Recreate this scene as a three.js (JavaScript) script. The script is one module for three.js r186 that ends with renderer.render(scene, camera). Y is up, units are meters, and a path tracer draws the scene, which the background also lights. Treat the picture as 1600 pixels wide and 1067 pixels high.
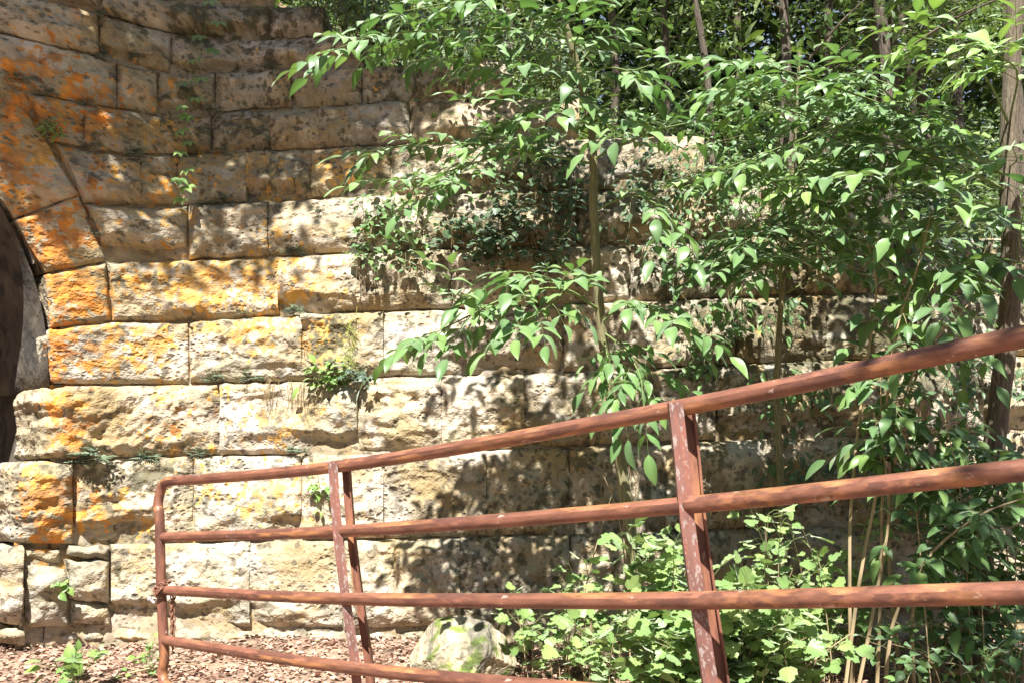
import * as THREE from 'three';
import { mergeGeometries } from 'three/addons/utils/BufferGeometryUtils.js';

// ---------------------------------------------------------------- camera, sky, sun, exposure
const scene = new THREE.Scene();
const F = 1466, CX = 800, CY = 533.5, PITCH = Math.atan((750 - 533.5) / F);   // focal length and level line of the lens, in photograph pixels
const camera = new THREE.PerspectiveCamera(2 * Math.atan(533.5 / F) * 180 / Math.PI, 1.5, 0.05, 400);
camera.position.set(0, 1.5, 0);
camera.rotation.set(PITCH, 0, 0);
const renderer = new THREE.WebGLRenderer({ antialias: true });
renderer.setSize(1024, 682);
renderer.toneMapping = THREE.LinearToneMapping;
renderer.toneMappingExposure = 3.15;
renderer.shadowMap.enabled = true;
const SUN = new THREE.Vector3(-0.16, 1.42, 1).normalize();
const sun = new THREE.DirectionalLight(new THREE.Color().setRGB(1, 0.96, 0.91), 5);
sun.position.copy(SUN).multiplyScalar(40).add(new THREE.Vector3(0, 2, -6));
sun.target.position.set(0, 2, -6);
sun.castShadow = true; sun.shadow.mapSize.set(4096, 4096); sun.shadow.radius = 1;
Object.assign(sun.shadow.camera, { left: -14, right: 14, top: 14, bottom: -14, near: 1, far: 90 });
scene.add(sun, sun.target);
{ // clear summer sky: deeper overhead, paler low down
  const w = 256, h = 128, d = new Float32Array(w * h * 4), L = 0.22;
  for (let j = 0; j < h; j++) for (let i = 0; i < w; i++) {
    const el = (j + 0.5) / h * Math.PI - Math.PI / 2, k = Math.pow(Math.max(0, Math.sin(el)), 0.45), o = (j * w + i) * 4;
    const mixk = (a, b) => (a + (b - a) * k) * L;
    d[o] = mixk(0.85, 0.36); d[o + 1] = mixk(0.92, 0.55); d[o + 2] = mixk(0.95, 0.92); d[o + 3] = 1;
  }
  const t = new THREE.DataTexture(d, w, h, THREE.RGBAFormat, THREE.FloatType);
  t.mapping = THREE.EquirectangularReflectionMapping; t.magFilter = t.minFilter = THREE.LinearFilter; t.needsUpdate = true;
  scene.background = t; scene.environment = t;
}

// ---------------------------------------------------------------- helpers
const V = (x, y, z) => new THREE.Vector3(x, y, z);
const lerp = (a, b, t) => a + (b - a) * t, clamp = (x, a = 0, b = 1) => Math.min(b, Math.max(a, x));
const sstep = (a, b, x) => { const t = clamp((x - a) / (b - a)); return t * t * (3 - 2 * t); };
let seed = 12345;
const reseed = s => { seed = s; };
const rnd = () => { seed = (seed + 0x6D2B79F5) | 0; let t = Math.imul(seed ^ (seed >>> 15), 1 | seed); t = (t + Math.imul(t ^ (t >>> 7), 61 | t)) ^ t; return ((t ^ (t >>> 14)) >>> 0) / 4294967296; };
const rr = (a, b) => a + (b - a) * rnd(), rs = a => (rnd() * 2 - 1) * a, pick = a => a[Math.floor(rnd() * a.length)];
const H = (i, j, k) => { let h = Math.imul(i, 374761393) ^ Math.imul(j, 668265263) ^ Math.imul(k, 2147483647 - 1274126177); h = Math.imul(h ^ (h >>> 13), 1274126177); return ((h ^ (h >>> 16)) >>> 0) / 4294967296; };
function vn(x, y, z) { // value noise, -1..1
  const i = Math.floor(x), j = Math.floor(y), k = Math.floor(z); let a = x - i, b = y - j, c = z - k;
  a = a * a * (3 - 2 * a); b = b * b * (3 - 2 * b); c = c * c * (3 - 2 * c);
  const q = (jj, kk) => lerp(H(i, jj, kk), H(i + 1, jj, kk), a);
  return lerp(lerp(q(j, k), q(j + 1, k), b), lerp(q(j, k + 1), q(j + 1, k + 1), b), c) * 2 - 1;
}
const fbm = (x, y, z, n = 4) => { let s = 0, a = 0.5, t = 0; for (let i = 0; i < n; i++) { s += a * vn(x, y, z); t += a; x = x * 2.03 + 7.1; y = y * 2.03 + 3.7; z = z * 2.03 + 1.3; a *= 0.5; } return s / t; };
// a tileable table of fine noise for the textures
const NT = 512, table = new Float32Array(NT * NT);
{
  const oct = (per, amp) => { for (let y = 0; y < NT; y++) for (let x = 0; x < NT; x++) {
    const u = x / NT * per, v = y / NT * per, i = Math.floor(u), j = Math.floor(v); let a = u - i, b = v - j; a = a * a * (3 - 2 * a); b = b * b * (3 - 2 * b);
    const h = (p, q) => H(p % per, q % per, per * 7); table[y * NT + x] += amp * (lerp(lerp(h(i, j), h(i + 1, j), a), lerp(h(i, j + 1), h(i + 1, j + 1), a), b) - 0.5) * 2;
  } };
  let a = 0.5; for (let p = 8; p <= 256; p *= 2) { oct(p, a); a *= 0.58; }
}
function tx(u, v) { // u, v in tiles; about -0.7..0.7
  let x = (u - Math.floor(u)) * NT, y = (v - Math.floor(v)) * NT; const i = x | 0, j = y | 0; x -= i; y -= j;
  const i1 = (i + 1) & 511, j1 = (j + 1) & 511, r0 = (j & 511) * NT, r1 = j1 * NT, i0 = i & 511;
  return lerp(lerp(table[r0 + i0], table[r0 + i1], x), lerp(table[r1 + i0], table[r1 + i1], x), y);
}
const tw = (u, v) => 0.72 * (tx(u, v) + tx(0.83 * u + 0.557 * v + .31, 0.83 * v - 0.557 * u + .64)); // two turned layers, so that no repeat shows
const cp = Math.cos(PITCH), sp = Math.sin(PITCH);
function ray(px, py) { const x = (px - CX) / F, y = (CY - py) / F; return V(x, y * cp + sp, y * sp - cp); }
function at(px, py, d) { const r = ray(px, py); return r.multiplyScalar(d / -r.z).add(camera.position); }
function project(p) { const y = p.y - 1.5, zc = p.z * cp - y * sp, yc = y * cp + p.z * sp; return [CX + F * p.x / -zc, CY - F * yc / -zc, -zc]; }
const taken = {};
function numbered(n) { const k = taken[n] = (taken[n] ?? -1) + 1; return k ? n + '_' + String(k).padStart(3, '0') : n; }
function tag(o, label, category, group, kind) { o.userData.label = label; o.userData.category = category; if (group) o.userData.group = group; if (kind) o.userData.kind = kind; return o; }
function thing(name, label, category, pos = [0, 0, 0], group) { const g = new THREE.Group(); g.name = numbered(name); g.position.set(...pos); scene.add(g); return tag(g, label, category, group); }
function add(name, geo, mat, parent = scene) { const m = new THREE.Mesh(geo, mat); m.name = parent === scene ? numbered(name) : name; m.castShadow = m.receiveShadow = true; parent.add(m); return m; }
function structure(name, geo, mat) { const m = add(name, geo, mat); m.userData.kind = 'structure'; return m; }
function geom(pos, idx, uv, col) {
  const g = new THREE.BufferGeometry(); g.setAttribute('position', new THREE.Float32BufferAttribute(pos, 3));
  if (uv) g.setAttribute('uv', new THREE.Float32BufferAttribute(uv, 2)); if (col) g.setAttribute('color', new THREE.Float32BufferAttribute(col, 3));
  if (idx) g.setIndex(idx); g.computeVertexNormals(); return g;
}
const local = (g, p) => { g.translate(-p.x, -p.y, -p.z); return g; };
// tapered tube through points; radii r0 -> r1; optional wobble; uv in metres
function tube(pts, r0, r1, seg = 8, sides = 6, wob = 0, col) {
  const c = new THREE.CatmullRomCurve3(pts, false, 'centripetal'), pos = [], uv = [], idx = [], cc = [], len = c.getLength();
  let nrm = V(0.31, 0.2, 0.93);
  for (let i = 0; i <= seg; i++) {
    const u = i / seg, p = c.getPoint(u), t = c.getTangent(u); nrm.sub(t.clone().multiplyScalar(nrm.dot(t))).normalize(); const b = t.clone().cross(nrm), r = lerp(r0, r1, u);
    for (let k = 0; k <= sides; k++) { const a = k / sides * Math.PI * 2, q = r * (1 + (wob ? wob * vn(Math.cos(a) * 2 + p.x * 9, Math.sin(a) * 2 + p.y * 7, p.z * 9) : 0));
      const v = p.clone().addScaledVector(nrm, Math.cos(a) * q).addScaledVector(b, Math.sin(a) * q); pos.push(v.x, v.y, v.z); uv.push(k / sides * Math.PI * 2 * r0, u * len); if (col) cc.push(...col);
      if (i < seg && k < sides) { const o = i * (sides + 1) + k; idx.push(o, o + 1, o + sides + 1, o + 1, o + sides + 2, o + sides + 1); } }
  }
  return geom(pos, idx, uv, col ? cc : null);
}
const lin = (r, g, b) => new THREE.Color().setRGB(r, g, b);
function dataTex(w, h, fn, srgb, wrap = true) {
  const d = new Uint8Array(w * h * 4), out = [0, 0, 0];
  for (let y = 0; y < h; y++) for (let x = 0; x < w; x++) { fn(x, y, out); const o = (y * w + x) * 4; for (let k = 0; k < 3; k++) { let c = clamp(out[k]); if (srgb) c = c <= 0.0031308 ? c * 12.92 : 1.055 * Math.pow(c, 1 / 2.4) - 0.055; d[o + k] = c * 255; } d[o + 3] = 255; }
  const t = new THREE.DataTexture(d, w, h); t.magFilter = THREE.LinearFilter; t.minFilter = THREE.LinearMipmapLinearFilter; t.generateMipmaps = true;
  if (wrap) t.wrapS = t.wrapT = THREE.RepeatWrapping; if (srgb) t.colorSpace = THREE.SRGBColorSpace; t.needsUpdate = true; return t;
}
const poly = (pts, x) => { if (x <= pts[0][0]) return pts[0][1] + (pts[1][1] - pts[0][1]) / (pts[1][0] - pts[0][0]) * (x - pts[0][0]); for (let i = 1; i < pts.length; i++) if (x <= pts[i][0] || i === pts.length - 1) return lerp(pts[i - 1][1], pts[i][1], (x - pts[i - 1][0]) / (pts[i][0] - pts[i - 1][0])); };

// ---------------------------------------------------------------- the wall's surface in plan: tunnel face at 45 degrees meeting a battered wing wall in a curved inner corner
const wallD = (X, Y) => { const a = 6.0 + (X + 2.58), b = 6.05 + 0.13 * (Y - 0.5) - 0.03 * (X + 2.5), k = 0.3, h = clamp(0.5 + 0.5 * (b - a) / k); return lerp(b, a, h) - k * h * (1 - h); };
function wallN(X, Y) { const e = 0.02; return V((wallD(X + e, Y) - wallD(X - e, Y)) / (2 * e), (wallD(X, Y + e) - wallD(X, Y - e)) / (2 * e), 1).normalize(); }
function onWall(px, py, out = 0) { let d = 6; for (let i = 0; i < 14; i++) { const p = at(px, py, d); d = lerp(d, wallD(p.x, p.y), 0.8); } const p = at(px, py, d); return out ? p.addScaledVector(wallN(p.x, p.y), out) : p; }
const TN = V(-Math.SQRT1_2, 0, -Math.SQRT1_2), EA = V(Math.SQRT1_2, 0, -Math.SQRT1_2), PN = V(Math.SQRT1_2, 0, Math.SQRT1_2), PO = V(-2.58, 0, -6.0);
const face = (a, Y, out = 0) => PO.clone().addScaledVector(EA, a).addScaledVector(PN, out).setY(Y);

// joint lines of the courses, top to bottom, read along the wall
const J = [
  [[-100, -130], [128, -70], [300, -42], [600, -48]],
  [[-100, -75], [128, -28], [236, -5], [294, 6], [400, 10], [600, 2]],
  [[-100, -40], [128, 12], [236, 44], [294, 56], [371, 61], [483, 57], [600, 52]],
  [[-100, 22], [0, 50], [100, 75], [165, 90], [203, 101], [284, 119], [330, 113], [440, 110], [540, 104], [614, 101], [820, 90]],
  [[-100, 108], [20, 138], [81, 152], [128, 160], [203, 172], [263, 184], [304, 182], [365, 172], [466, 167], [530, 165], [564, 162], [672, 159], [766, 155], [920, 150]],
  [[0, 205], [118, 229], [186, 240], [331, 240], [351, 235], [486, 232], [530, 229], [584, 227], [824, 219], [1110, 208]],
  [[100, 312], [128, 317], [209, 322], [304, 319], [432, 314], [513, 307], [700, 303], [1060, 293], [1350, 286]],
  [[100, 410], [169, 408], [290, 406], [418, 401], [540, 395], [650, 391], [1060, 378], [1780, 366]],
  [[78, 514], [175, 502], [297, 502], [432, 493], [540, 488], [650, 484], [1060, 468], [1205, 461], [1780, 452]],
  [[0, 602], [81, 600], [162, 601], [280, 600], [432, 596], [530, 596], [597, 587], [920, 580], [1060, 573], [1290, 563], [1780, 552]],
  [[0, 717], [110, 719], [275, 711], [482, 710], [597, 707], [900, 697], [1188, 685], [1780, 670]],
  [[0, 850], [137, 851], [220, 848], [516, 842], [720, 839], [936, 832], [1780, 808]],
  [[0, 982], [172, 979], [392, 979], [540, 982], [654, 980], [1000, 968], [1780, 945]],
  [[0, 1012], [172, 1010], [540, 1014], [660, 1012], [1000, 1010], [1780, 1000]],
];
const INTR = [[310, 0], [350, 22], [392, 40], [440, 58], [490, 70], [545, 78], [600, 81], [718, 72]];   // y -> x of the arch's inner edge
const EXTR = [[60, -40], [105, 0], [140, 25], [192, 60], [250, 95], [305, 125], [360, 150], [408, 168], [455, 175], [500, 177]];   // y -> x of the ring's outer edge

// ---------------------------------------------------------------- stone materials
const WX0 = -4.6, WW = 8.6, WY0 = 0.1, WH = 5.6, TW = 2048, TH = 1334;
const lichen = [[40, 220, 75, 110, 1], [70, 330, 65, 90, 1], [100, 390, 60, 60, 1], [120, 460, 65, 50, .95], [95, 560, 42, 85, 1], [165, 560, 60, 50, .7], [105, 655, 50, 65, 1], [72, 785, 48, 62, 1.1], [55, 120, 110, 55, .75], [165, 125, 80, 50, .6],
  [235, 145, 60, 40, .5], [165, 200, 60, 40, .75], [240, 200, 70, 40, .55], [250, 280, 120, 40, .65], [160, 275, 50, 50, .8], [390, 270, 110, 40, .5], [320, 445, 160, 52, .85], [440, 450, 100, 60, .75], [235, 440, 60, 50, .8], [260, 360, 90, 40, .6], [390, 520, 95, 40, .9], [200, 540, 110, 40, .85],
  [260, 680, 100, 45, .6], [330, 625, 90, 40, .6], [420, 660, 120, 50, .5], [180, 800, 70, 45, .75], [440, 770, 80, 50, .75], [350, 765, 70, 45, .6], [530, 260, 60, 40, .55], [500, 530, 50, 50, .6], [600, 130, 40, 40, .45], [520, 640, 60, 50, .35], [80, 20, 120, 50, .45], [400, 370, 110, 30, .5], [560, 560, 40, 40, .3]];
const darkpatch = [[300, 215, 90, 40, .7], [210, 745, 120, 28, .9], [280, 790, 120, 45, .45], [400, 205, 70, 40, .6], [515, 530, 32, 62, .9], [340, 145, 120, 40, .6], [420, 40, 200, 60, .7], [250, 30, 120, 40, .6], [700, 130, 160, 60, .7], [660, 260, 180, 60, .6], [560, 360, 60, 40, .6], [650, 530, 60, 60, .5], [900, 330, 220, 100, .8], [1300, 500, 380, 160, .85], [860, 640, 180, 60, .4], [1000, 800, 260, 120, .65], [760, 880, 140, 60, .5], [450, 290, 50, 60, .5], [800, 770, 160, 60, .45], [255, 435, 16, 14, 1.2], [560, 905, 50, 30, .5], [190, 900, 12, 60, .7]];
const blob = (list, x, y) => { let m = 0; for (const b of list) { const a = (x - b[0]) / b[2], c = (y - b[1]) / b[3], q = a * a + c * c; if (q < 2.2) { const k = b[4] * (1 - q / 2.2) * 1.25; if (k > m) m = k; } } return Math.min(m, b1); };
const b1 = 1.15;
const maskW = 410, maskH = 268, maskL = new Float32Array(maskW * maskH), maskD = new Float32Array(maskW * maskH);
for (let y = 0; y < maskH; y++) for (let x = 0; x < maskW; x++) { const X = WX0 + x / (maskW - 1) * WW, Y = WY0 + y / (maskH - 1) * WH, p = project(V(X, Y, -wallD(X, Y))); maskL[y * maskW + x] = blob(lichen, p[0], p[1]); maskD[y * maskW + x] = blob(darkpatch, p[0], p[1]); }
const samp = (m, u, v) => { const x = u * (maskW - 1.001), y = v * (maskH - 1.001), i = x | 0, j = y | 0, a = x - i, b = y - j, o = j * maskW + i; return lerp(lerp(m[o], m[o + 1], a), lerp(m[o + maskW], m[o + maskW + 1], a), b); };
const dots = (X, Y, cell, sd2, share) => { // round pits on a jittered grid
  const i = Math.floor(X / cell), j = Math.floor(Y / cell); let m = 0;
  for (let a = -1; a <= 1; a++) for (let c = -1; c <= 1; c++) { if (H(i + a, j + c, sd2 + 5) > share) continue; const x = (i + a + H(i + a, j + c, sd2)) * cell, y = (j + c + H(i + a, j + c, sd2 + 1)) * cell, r = cell * (0.14 + 0.3 * H(i + a, j + c, sd2 + 2)), q = Math.hypot(X - x, (Y - y) * 1.25) / r; if (q < 1) m = Math.max(m, 1 - q * q); } return m; };
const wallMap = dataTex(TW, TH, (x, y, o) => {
  const u = x / TW, v = y / TH, X = u * WW, Y = v * WH;
  const n1 = tw(X / 3.1, Y / 3.1), n2 = tw(X / 1.1 + .3, Y / 1.1 + .7), n3 = tw(X / 0.55 + .1, Y / 0.47 + .2), st = tw(X / 2.6 + n2 * .02, Y / 0.9);
  const k = clamp(0.5 + 0.9 * n1 + 0.5 * st); // honey to pale limestone
  let r = lerp(0.345, 0.49, k), g = lerp(0.268, 0.425, k), b = lerp(0.145, 0.335, k);
  const grain = (1 + 0.5 * n3 + 0.3 * n2 + 0.32 * (H(x, y, 8) - .5)) * 0.88; r *= grain; g *= grain; b *= grain;
  const br = sstep(0.05, 0.4, tw(X / 2.3 + .8, Y / 1.2 + .55) + .4 * n3) * 0.6; r = lerp(r, 0.285, br); g = lerp(g, 0.2, br); b = lerp(b, 0.08, br); // ochre staining
  const gm = sstep(0.05, 0.35, tw(X / 1.9 + .4, Y / 1.7 + .15) + .3 * n3) * 0.5; r = lerp(r, 0.29, gm); g = lerp(g, 0.268, gm); b = lerp(b, 0.195, gm); // grey weathered skin
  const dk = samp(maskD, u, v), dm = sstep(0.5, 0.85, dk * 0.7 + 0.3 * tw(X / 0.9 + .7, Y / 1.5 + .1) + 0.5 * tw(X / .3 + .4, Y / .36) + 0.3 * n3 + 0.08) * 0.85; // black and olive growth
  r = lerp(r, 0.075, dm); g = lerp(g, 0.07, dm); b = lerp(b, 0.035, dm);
  const spk = sstep(0.34, 0.5, tw(X / 0.4 + .15, Y / 0.3 + .45)) * 0.8; r = lerp(r, 0.09, spk); g = lerp(g, 0.075, spk); b = lerp(b, 0.05, spk);
  const lm = samp(maskL, u, v), px = (u - 0.17) * 6, f = lm * 0.6 + 0.55 * tw(X / 0.24 + .9, Y / 0.26 + .35) + 0.34 * tw(X / 1.1 + .2, Y / 1.3 + .6), lc = sstep(0.5, 0.6, f) * (0.7 + 0.3 * clamp(.5 + n3 * 2)); // lichen crust
  const or = clamp(px + tw(X / 1.7, Y / 1.7) * 1.2 + 0.2), ln = 1 + .5 * n3 + .35 * tw(X / .3, Y / .3); r = lerp(r, lerp(0.47, 0.50, or) * ln, lc); g = lerp(g, lerp(0.165, 0.285, or) * ln, lc); b = lerp(b, lerp(0.022, 0.07, or) * ln, lc);
  const wl = sstep(0.42, 0.56, tw(X / 1.3 + .55, Y / 1.2 + .8)) * 0.45; r = lerp(r, 0.48, wl); g = lerp(g, 0.45, wl); b = lerp(b, 0.39, wl); // pale grey crust
  const pz = sstep(-.1, .3, tw(X / 2.1 + .1, Y / 1.6 + .7)), hole = pz * Math.max(dots(X, Y, 0.035, 11, .5) * .45, dots(X, Y, 0.075, 31, .28) * .8); r = lerp(r, .07, hole); g = lerp(g, .06, hole); b = lerp(b, .04, hole); // black grime in the pits
  o[0] = r; o[1] = g; o[2] = b;
}, true, false);
const wallBump = dataTex(TW, TH, (x, y, o) => {
  const X = x / TW * WW, Y = y / TH * WH, pz = sstep(-.1, .3, tw(X / 2.1 + .1, Y / 1.6 + .7)); let h = 0.6 + 0.3 * tw(X / 0.9, Y / 0.75) + 0.3 * tw(X / 0.36 + .2, Y / 0.31 + .6) + 0.16 * tw(X / 1.8 + .3, Y / 0.5) + 0.16 * (H(x, y, 3) - .5);
  h -= pz * (0.55 * dots(X, Y, 0.035, 11, .5) + 0.6 * dots(X, Y, 0.075, 31, .28));
  o[0] = o[1] = o[2] = h;
}, false, false);
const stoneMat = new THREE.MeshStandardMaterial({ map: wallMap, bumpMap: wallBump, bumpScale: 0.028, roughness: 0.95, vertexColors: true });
const mortarMat = new THREE.MeshStandardMaterial({ map: wallMap, bumpMap: wallBump, bumpScale: 0.008, roughness: 1, color: lin(0.8, 0.78, 0.75) });
const tileMap = dataTex(512, 512, (x, y, o) => { const u = x / 512, v = y / 512, n = tx(u, v), m = tx(u * 2 + .3, v * 2), k = 1 + 0.5 * n + 0.35 * m; o[0] = 0.34 * k; o[1] = 0.30 * k; o[2] = 0.235 * k; const d = sstep(.15, .4, tx(u + .4, v + .2)) * .7; for (let i = 0; i < 3; i++) o[i] = lerp(o[i], 0.09, d); }, true);
const tileBump = dataTex(512, 512, (x, y, o) => { const u = x / 512, v = y / 512; o[0] = o[1] = o[2] = 0.5 + 0.5 * tx(u, v) + 0.3 * tx(u * 2, v * 2 + .4); }, false);
const darkStone = new THREE.MeshStandardMaterial({ map: tileMap, bumpMap: tileBump, bumpScale: 0.03, roughness: 0.95 });
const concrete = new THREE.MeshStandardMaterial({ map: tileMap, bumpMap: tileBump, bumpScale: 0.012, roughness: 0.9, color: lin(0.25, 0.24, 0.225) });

// ---------------------------------------------------------------- stone blocks
function relief(P, amp, sd) {
  let h = 0.5 + 0.6 * fbm(P.x * 1.9 + sd, P.y * 5.0, P.z * 1.9 + sd * .37, 3); const n = 5, q = h * n, k = Math.floor(q); h = (k + sstep(0.45, 1, q - k)) / n; // broken beds
  const rough = 0.5 + 0.5 * vn(P.x * 1.3 + sd * 3, P.y * 1.9, sd), rid = 1 - Math.abs(fbm(P.x * 5 + sd, P.y * 8 + P.x * 1.5, P.z * 5, 3)) * 2;
  return amp * (0.10 * h + 0.028 * rid * rough) + (0.010 + 0.022 * rough) * fbm(P.x * 13 + sd, P.y * 17, P.z * 13, 4) * (0.35 + amp * .8);
}
// grid(s,t) -> { p, n, e } position on the surface, outward normal, distance to the block's edge in metres
function blockFrom(cols, rows, fn, amp, sd, back, tint) {
  const pos = [], uv = [], col = [], idx = [], nn = [], N = cols + 1;
  const put = (P, off, n) => { pos.push(P.x, P.y, P.z); uv.push((P.x - n.x * off * .7 - WX0) / WW, (P.y - WY0 - off * n.y * .5) / WH); col.push(...tint); };
  for (let j = 0; j <= rows; j++) for (let i = 0; i <= cols; i++) {
    const { p, n, e, u = 0 } = fn(i / cols, j / rows), ee = Math.max(0, e + 0.012 * vn(p.x * 14 + sd, p.y * 14, p.z * 14)), k = sstep(-0.006, 0.022, ee), kk = 0.3 + 0.7 * sstep(-0.01, 0.1, ee + 0.04 * vn(p.x * 5, p.y * 9, sd));
    const d = -0.02 + k * (0.022 + relief(p, amp, sd) * kk) - u; nn.push(n); put(p.clone().addScaledVector(n, d), 0, n);
    if (i < cols && j < rows) { const o = j * N + i; idx.push(o, o + N, o + 1, o + 1, o + N, o + N + 1); }
  }
  const ring = []; for (let i = 0; i <= cols; i++) ring.push(i); for (let j = 1; j <= rows; j++) ring.push(j * N + cols); for (let i = cols - 1; i >= 0; i--) ring.push(rows * N + i); for (let j = rows - 1; j > 0; j--) ring.push(j * N);
  const b0 = pos.length / 3;
  for (const q of ring) { const P = V(pos[q * 3], pos[q * 3 + 1], pos[q * 3 + 2]); put(P, 0, nn[q]); put(P.clone().addScaledVector(nn[q], -back), back, nn[q]); }
  for (let i = 0; i < ring.length; i++) { const a = b0 + i * 2, b = b0 + (i + 1) % ring.length * 2; idx.push(a, b, a + 1, b, b + 1, a + 1); }
  return geom(pos, idx, uv, col);
}
const PXM = 1 / 244;
function quadBlock(q, amp, sd, tint, step = 2.7, recess = 0, back = 0.3) { // q: [[x,y] top-left, top-right, bottom-right, bottom-left] as seen on the wall
  const w = Math.hypot(q[1][0] - q[0][0], q[1][1] - q[0][1]), h = Math.hypot(q[3][0] - q[0][0], q[3][1] - q[0][1]), g = 1.7;
  return blockFrom(Math.max(4, Math.round(w / step)), Math.max(4, Math.round(h / step)), (s, t) => {
    const x = lerp(lerp(q[0][0], q[1][0], s), lerp(q[3][0], q[2][0], s), t), y = lerp(lerp(q[0][1], q[3][1], t), lerp(q[1][1], q[2][1], t), s);
    const jt = amp > .4 ? 4 : .8, x2 = x + (0.5 - s) * 2 * g + jt * vn(y * .05, sd, x * .02), y2 = y + (0.5 - t) * 2 * g + jt * vn(x * .06, sd, 4), p = onWall(x2, y2, -recess), n = wallN(p.x, p.y); return { p, n, e: Math.min(s * w, (1 - s) * w, t * h, (1 - t) * h) * PXM };
  }, amp, sd, back, tint);
}
function courseBlock(k, xl, xr, amp, sd, tint, step = 2.7, recess = 0) {
  const fq = q => typeof q === 'function' ? 0.03 : H(Math.round(q), k, 77) < 0.6 ? 0.035 : 0, f0 = fq(xl), f1 = fq(xr); // xl, xr: functions of y, or numbers
  const fl = typeof xl === 'function' ? xl : () => xl, fr = typeof xr === 'function' ? xr : () => xr, xm = (fl((poly(J[k], 300))) + fr(0)) / 2;
  const y0 = poly(J[k], xm), y1 = poly(J[k + 1], xm), w = fr((y0 + y1) / 2) - fl((y0 + y1) / 2), h = y1 - y0, g = 0.9;
  return blockFrom(Math.max(5, Math.round(w / step)), Math.max(5, Math.round(h / step)), (s, t) => {
    const yy = lerp(y0, y1, t), x = lerp(fl(yy) + (f0 ? .25 : g), fr(yy) - (f1 ? .25 : g), s) + (s > 0 && s < 1 ? 1.5 * vn(yy * .07, sd, s * 3) : 0), y = lerp(poly(J[k], x) + 1.3 + 1.2 * vn(x * .06, sd, 1), poly(J[k + 1], x) - 1.6 + 1.5 * vn(x * .05, sd, 7), t), p = onWall(x, y, -recess), u = 0.07 * sstep(0.0, 0.35, vn(p.x * 1.6 + sd, sd, 3)) * sstep(0.7, 0.8, t + 0.09 * fbm(p.x * 5 + sd, sd, 2, 3)) * (amp > .4 ? 1 : 0); return { p, n: wallN(p.x, p.y), u, e: Math.min(s * w * PXM + f0, (1 - s) * w * PXM + f1, t * h * PXM, (1 - t) * h * PXM) };
  }, amp, sd, 0.3, tint);
}
// corner stone of the tunnel mouth: front face plus the return into the tunnel, with a worn round arris
function quoin(k, xl, xr, amp, sd, tint, depth, r) {
  const y0 = poly(J[k], 100), y1 = poly(J[k + 1], 100), h = y1 - y0, w = (xr - xl(y0)), rows = Math.round(h / 3.4), nf = Math.round(w / 3.4), na = 6, ns = Math.round(depth / 0.025), cols = nf + na + ns;
  return blockFrom(cols, rows, (s, t) => {
    const i = Math.round(s * cols), yy = lerp(y0 + 1.6, y1 - 1.8, t), x0 = xl(yy), C = onWall(x0 + 1.5, yy), et = Math.min(t, 1 - t) * h * PXM;
    if (i >= ns + na) { const q = (i - ns - na) / nf, x = lerp(x0 + 1.5 + r / PXM * 0.75, xr - 1.5, q), y = lerp(poly(J[k], x) + 1.6, poly(J[k + 1], x) - 1.8, t), p = onWall(x, y); return { p, n: wallN(p.x, p.y), e: Math.min((1 - q) * w * PXM, et) }; }
    if (i >= ns) { const f = (i - ns) / na * Math.PI / 2, p = C.clone().addScaledVector(EA, r * (1 - Math.sin(f))).addScaledVector(TN, 0); p.copy(C).addScaledVector(EA, r * (1 - Math.cos(f))).addScaledVector(TN, r * (1 - Math.sin(f))); return { p, n: EA.clone().multiplyScalar(-Math.cos(f)).addScaledVector(PN, Math.sin(f)), e: et }; }
    const p = C.clone().addScaledVector(TN, r + (depth - r) * (1 - i / ns)); return { p, n: EA.clone().multiplyScalar(-1), e: Math.min(et, i / ns * (depth - r)) };
  }, amp, sd, 0.25, tint);
}
reseed(77);
const tint = () => { const k = rr(0.86, 1.1), w = rs(0.04); return [k * (1 + w), k, k * (1 - w * 1.6)]; };
const wall = thing('stone_wing_wall', 'tall rough limestone block wall with lichen, curving out from the tunnel mouth', 'wall');
const portal = thing('tunnel_portal', 'stone arch of a dark tunnel with orange lichen, at the left edge', 'tunnel');
const exY = y => poly(EXTR, y), inY = y => poly(INTR, y);
const ends = [430, 505, 565, 800, 905, 1100, 1340, 1770, 1770, 1770, 1770, 1770, 1770];
const joints = [[60, 225], [20, 155, 300, 420], [155, 268, 372, 480], [60, 183, 247, 336, 456, 565, 650, 725], [128, 331, 422, 500, 640, 740, 830], [215, 276, 385, 488, 610, 705, 830, 960], [294, 420, 560, 660, 780, 900, 1040, 1190], [436, 565, 705, 850, 985, 1120, 1260, 1400, 1530, 1650], [295, 474, 600, 730, 880, 1010, 1150, 1290, 1420, 1560, 1680], [345, 560, 690, 820, 1000, 1120, 1270, 1400, 1540, 1660], [115, 300, 470, 600, 760, 890, 1040, 1190, 1330, 1500, 1640], [172, 391, 535, 616, 720, 891, 1040, 1200, 1380, 1540, 1680], [165, 245, 330, 410, 475, 540, 600]];
let sd = 3;
for (let k = 0; k < 13; k++) {
  const first = k < 4 ? -100 : k < 7 ? exY : k === 7 ? exY : null, xs = joints[k].filter(x => x < ends[k]);
  const list = k === 12 ? [40, ...xs, 665] : [...(first === null ? [] : [first]), ...xs, ends[k]];
  for (let i = 0; i + 1 < list.length; i++) {
    const a = list[i], b = list[i + 1], mid = ((typeof a === 'function' ? 100 : a) + b) / 2; sd += 1.73;
    if (k === 11 && b === 172) continue;
    const skew = rs(2.5), fa = typeof a === 'function' ? a : i === 0 ? a : a;
    const amp = k === 12 ? 0.8 : k < 3 ? 0.85 : rr(0.75, 1.25) * (mid < 130 ? 0.5 : 1);
    add('stone_block', courseBlock(k, fa, b, amp, sd, tint(), mid > 760 ? 4.2 : 2.7, k === 12 ? 0.05 : rs(0.012)), stoneMat, wall);
  }
}
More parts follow.
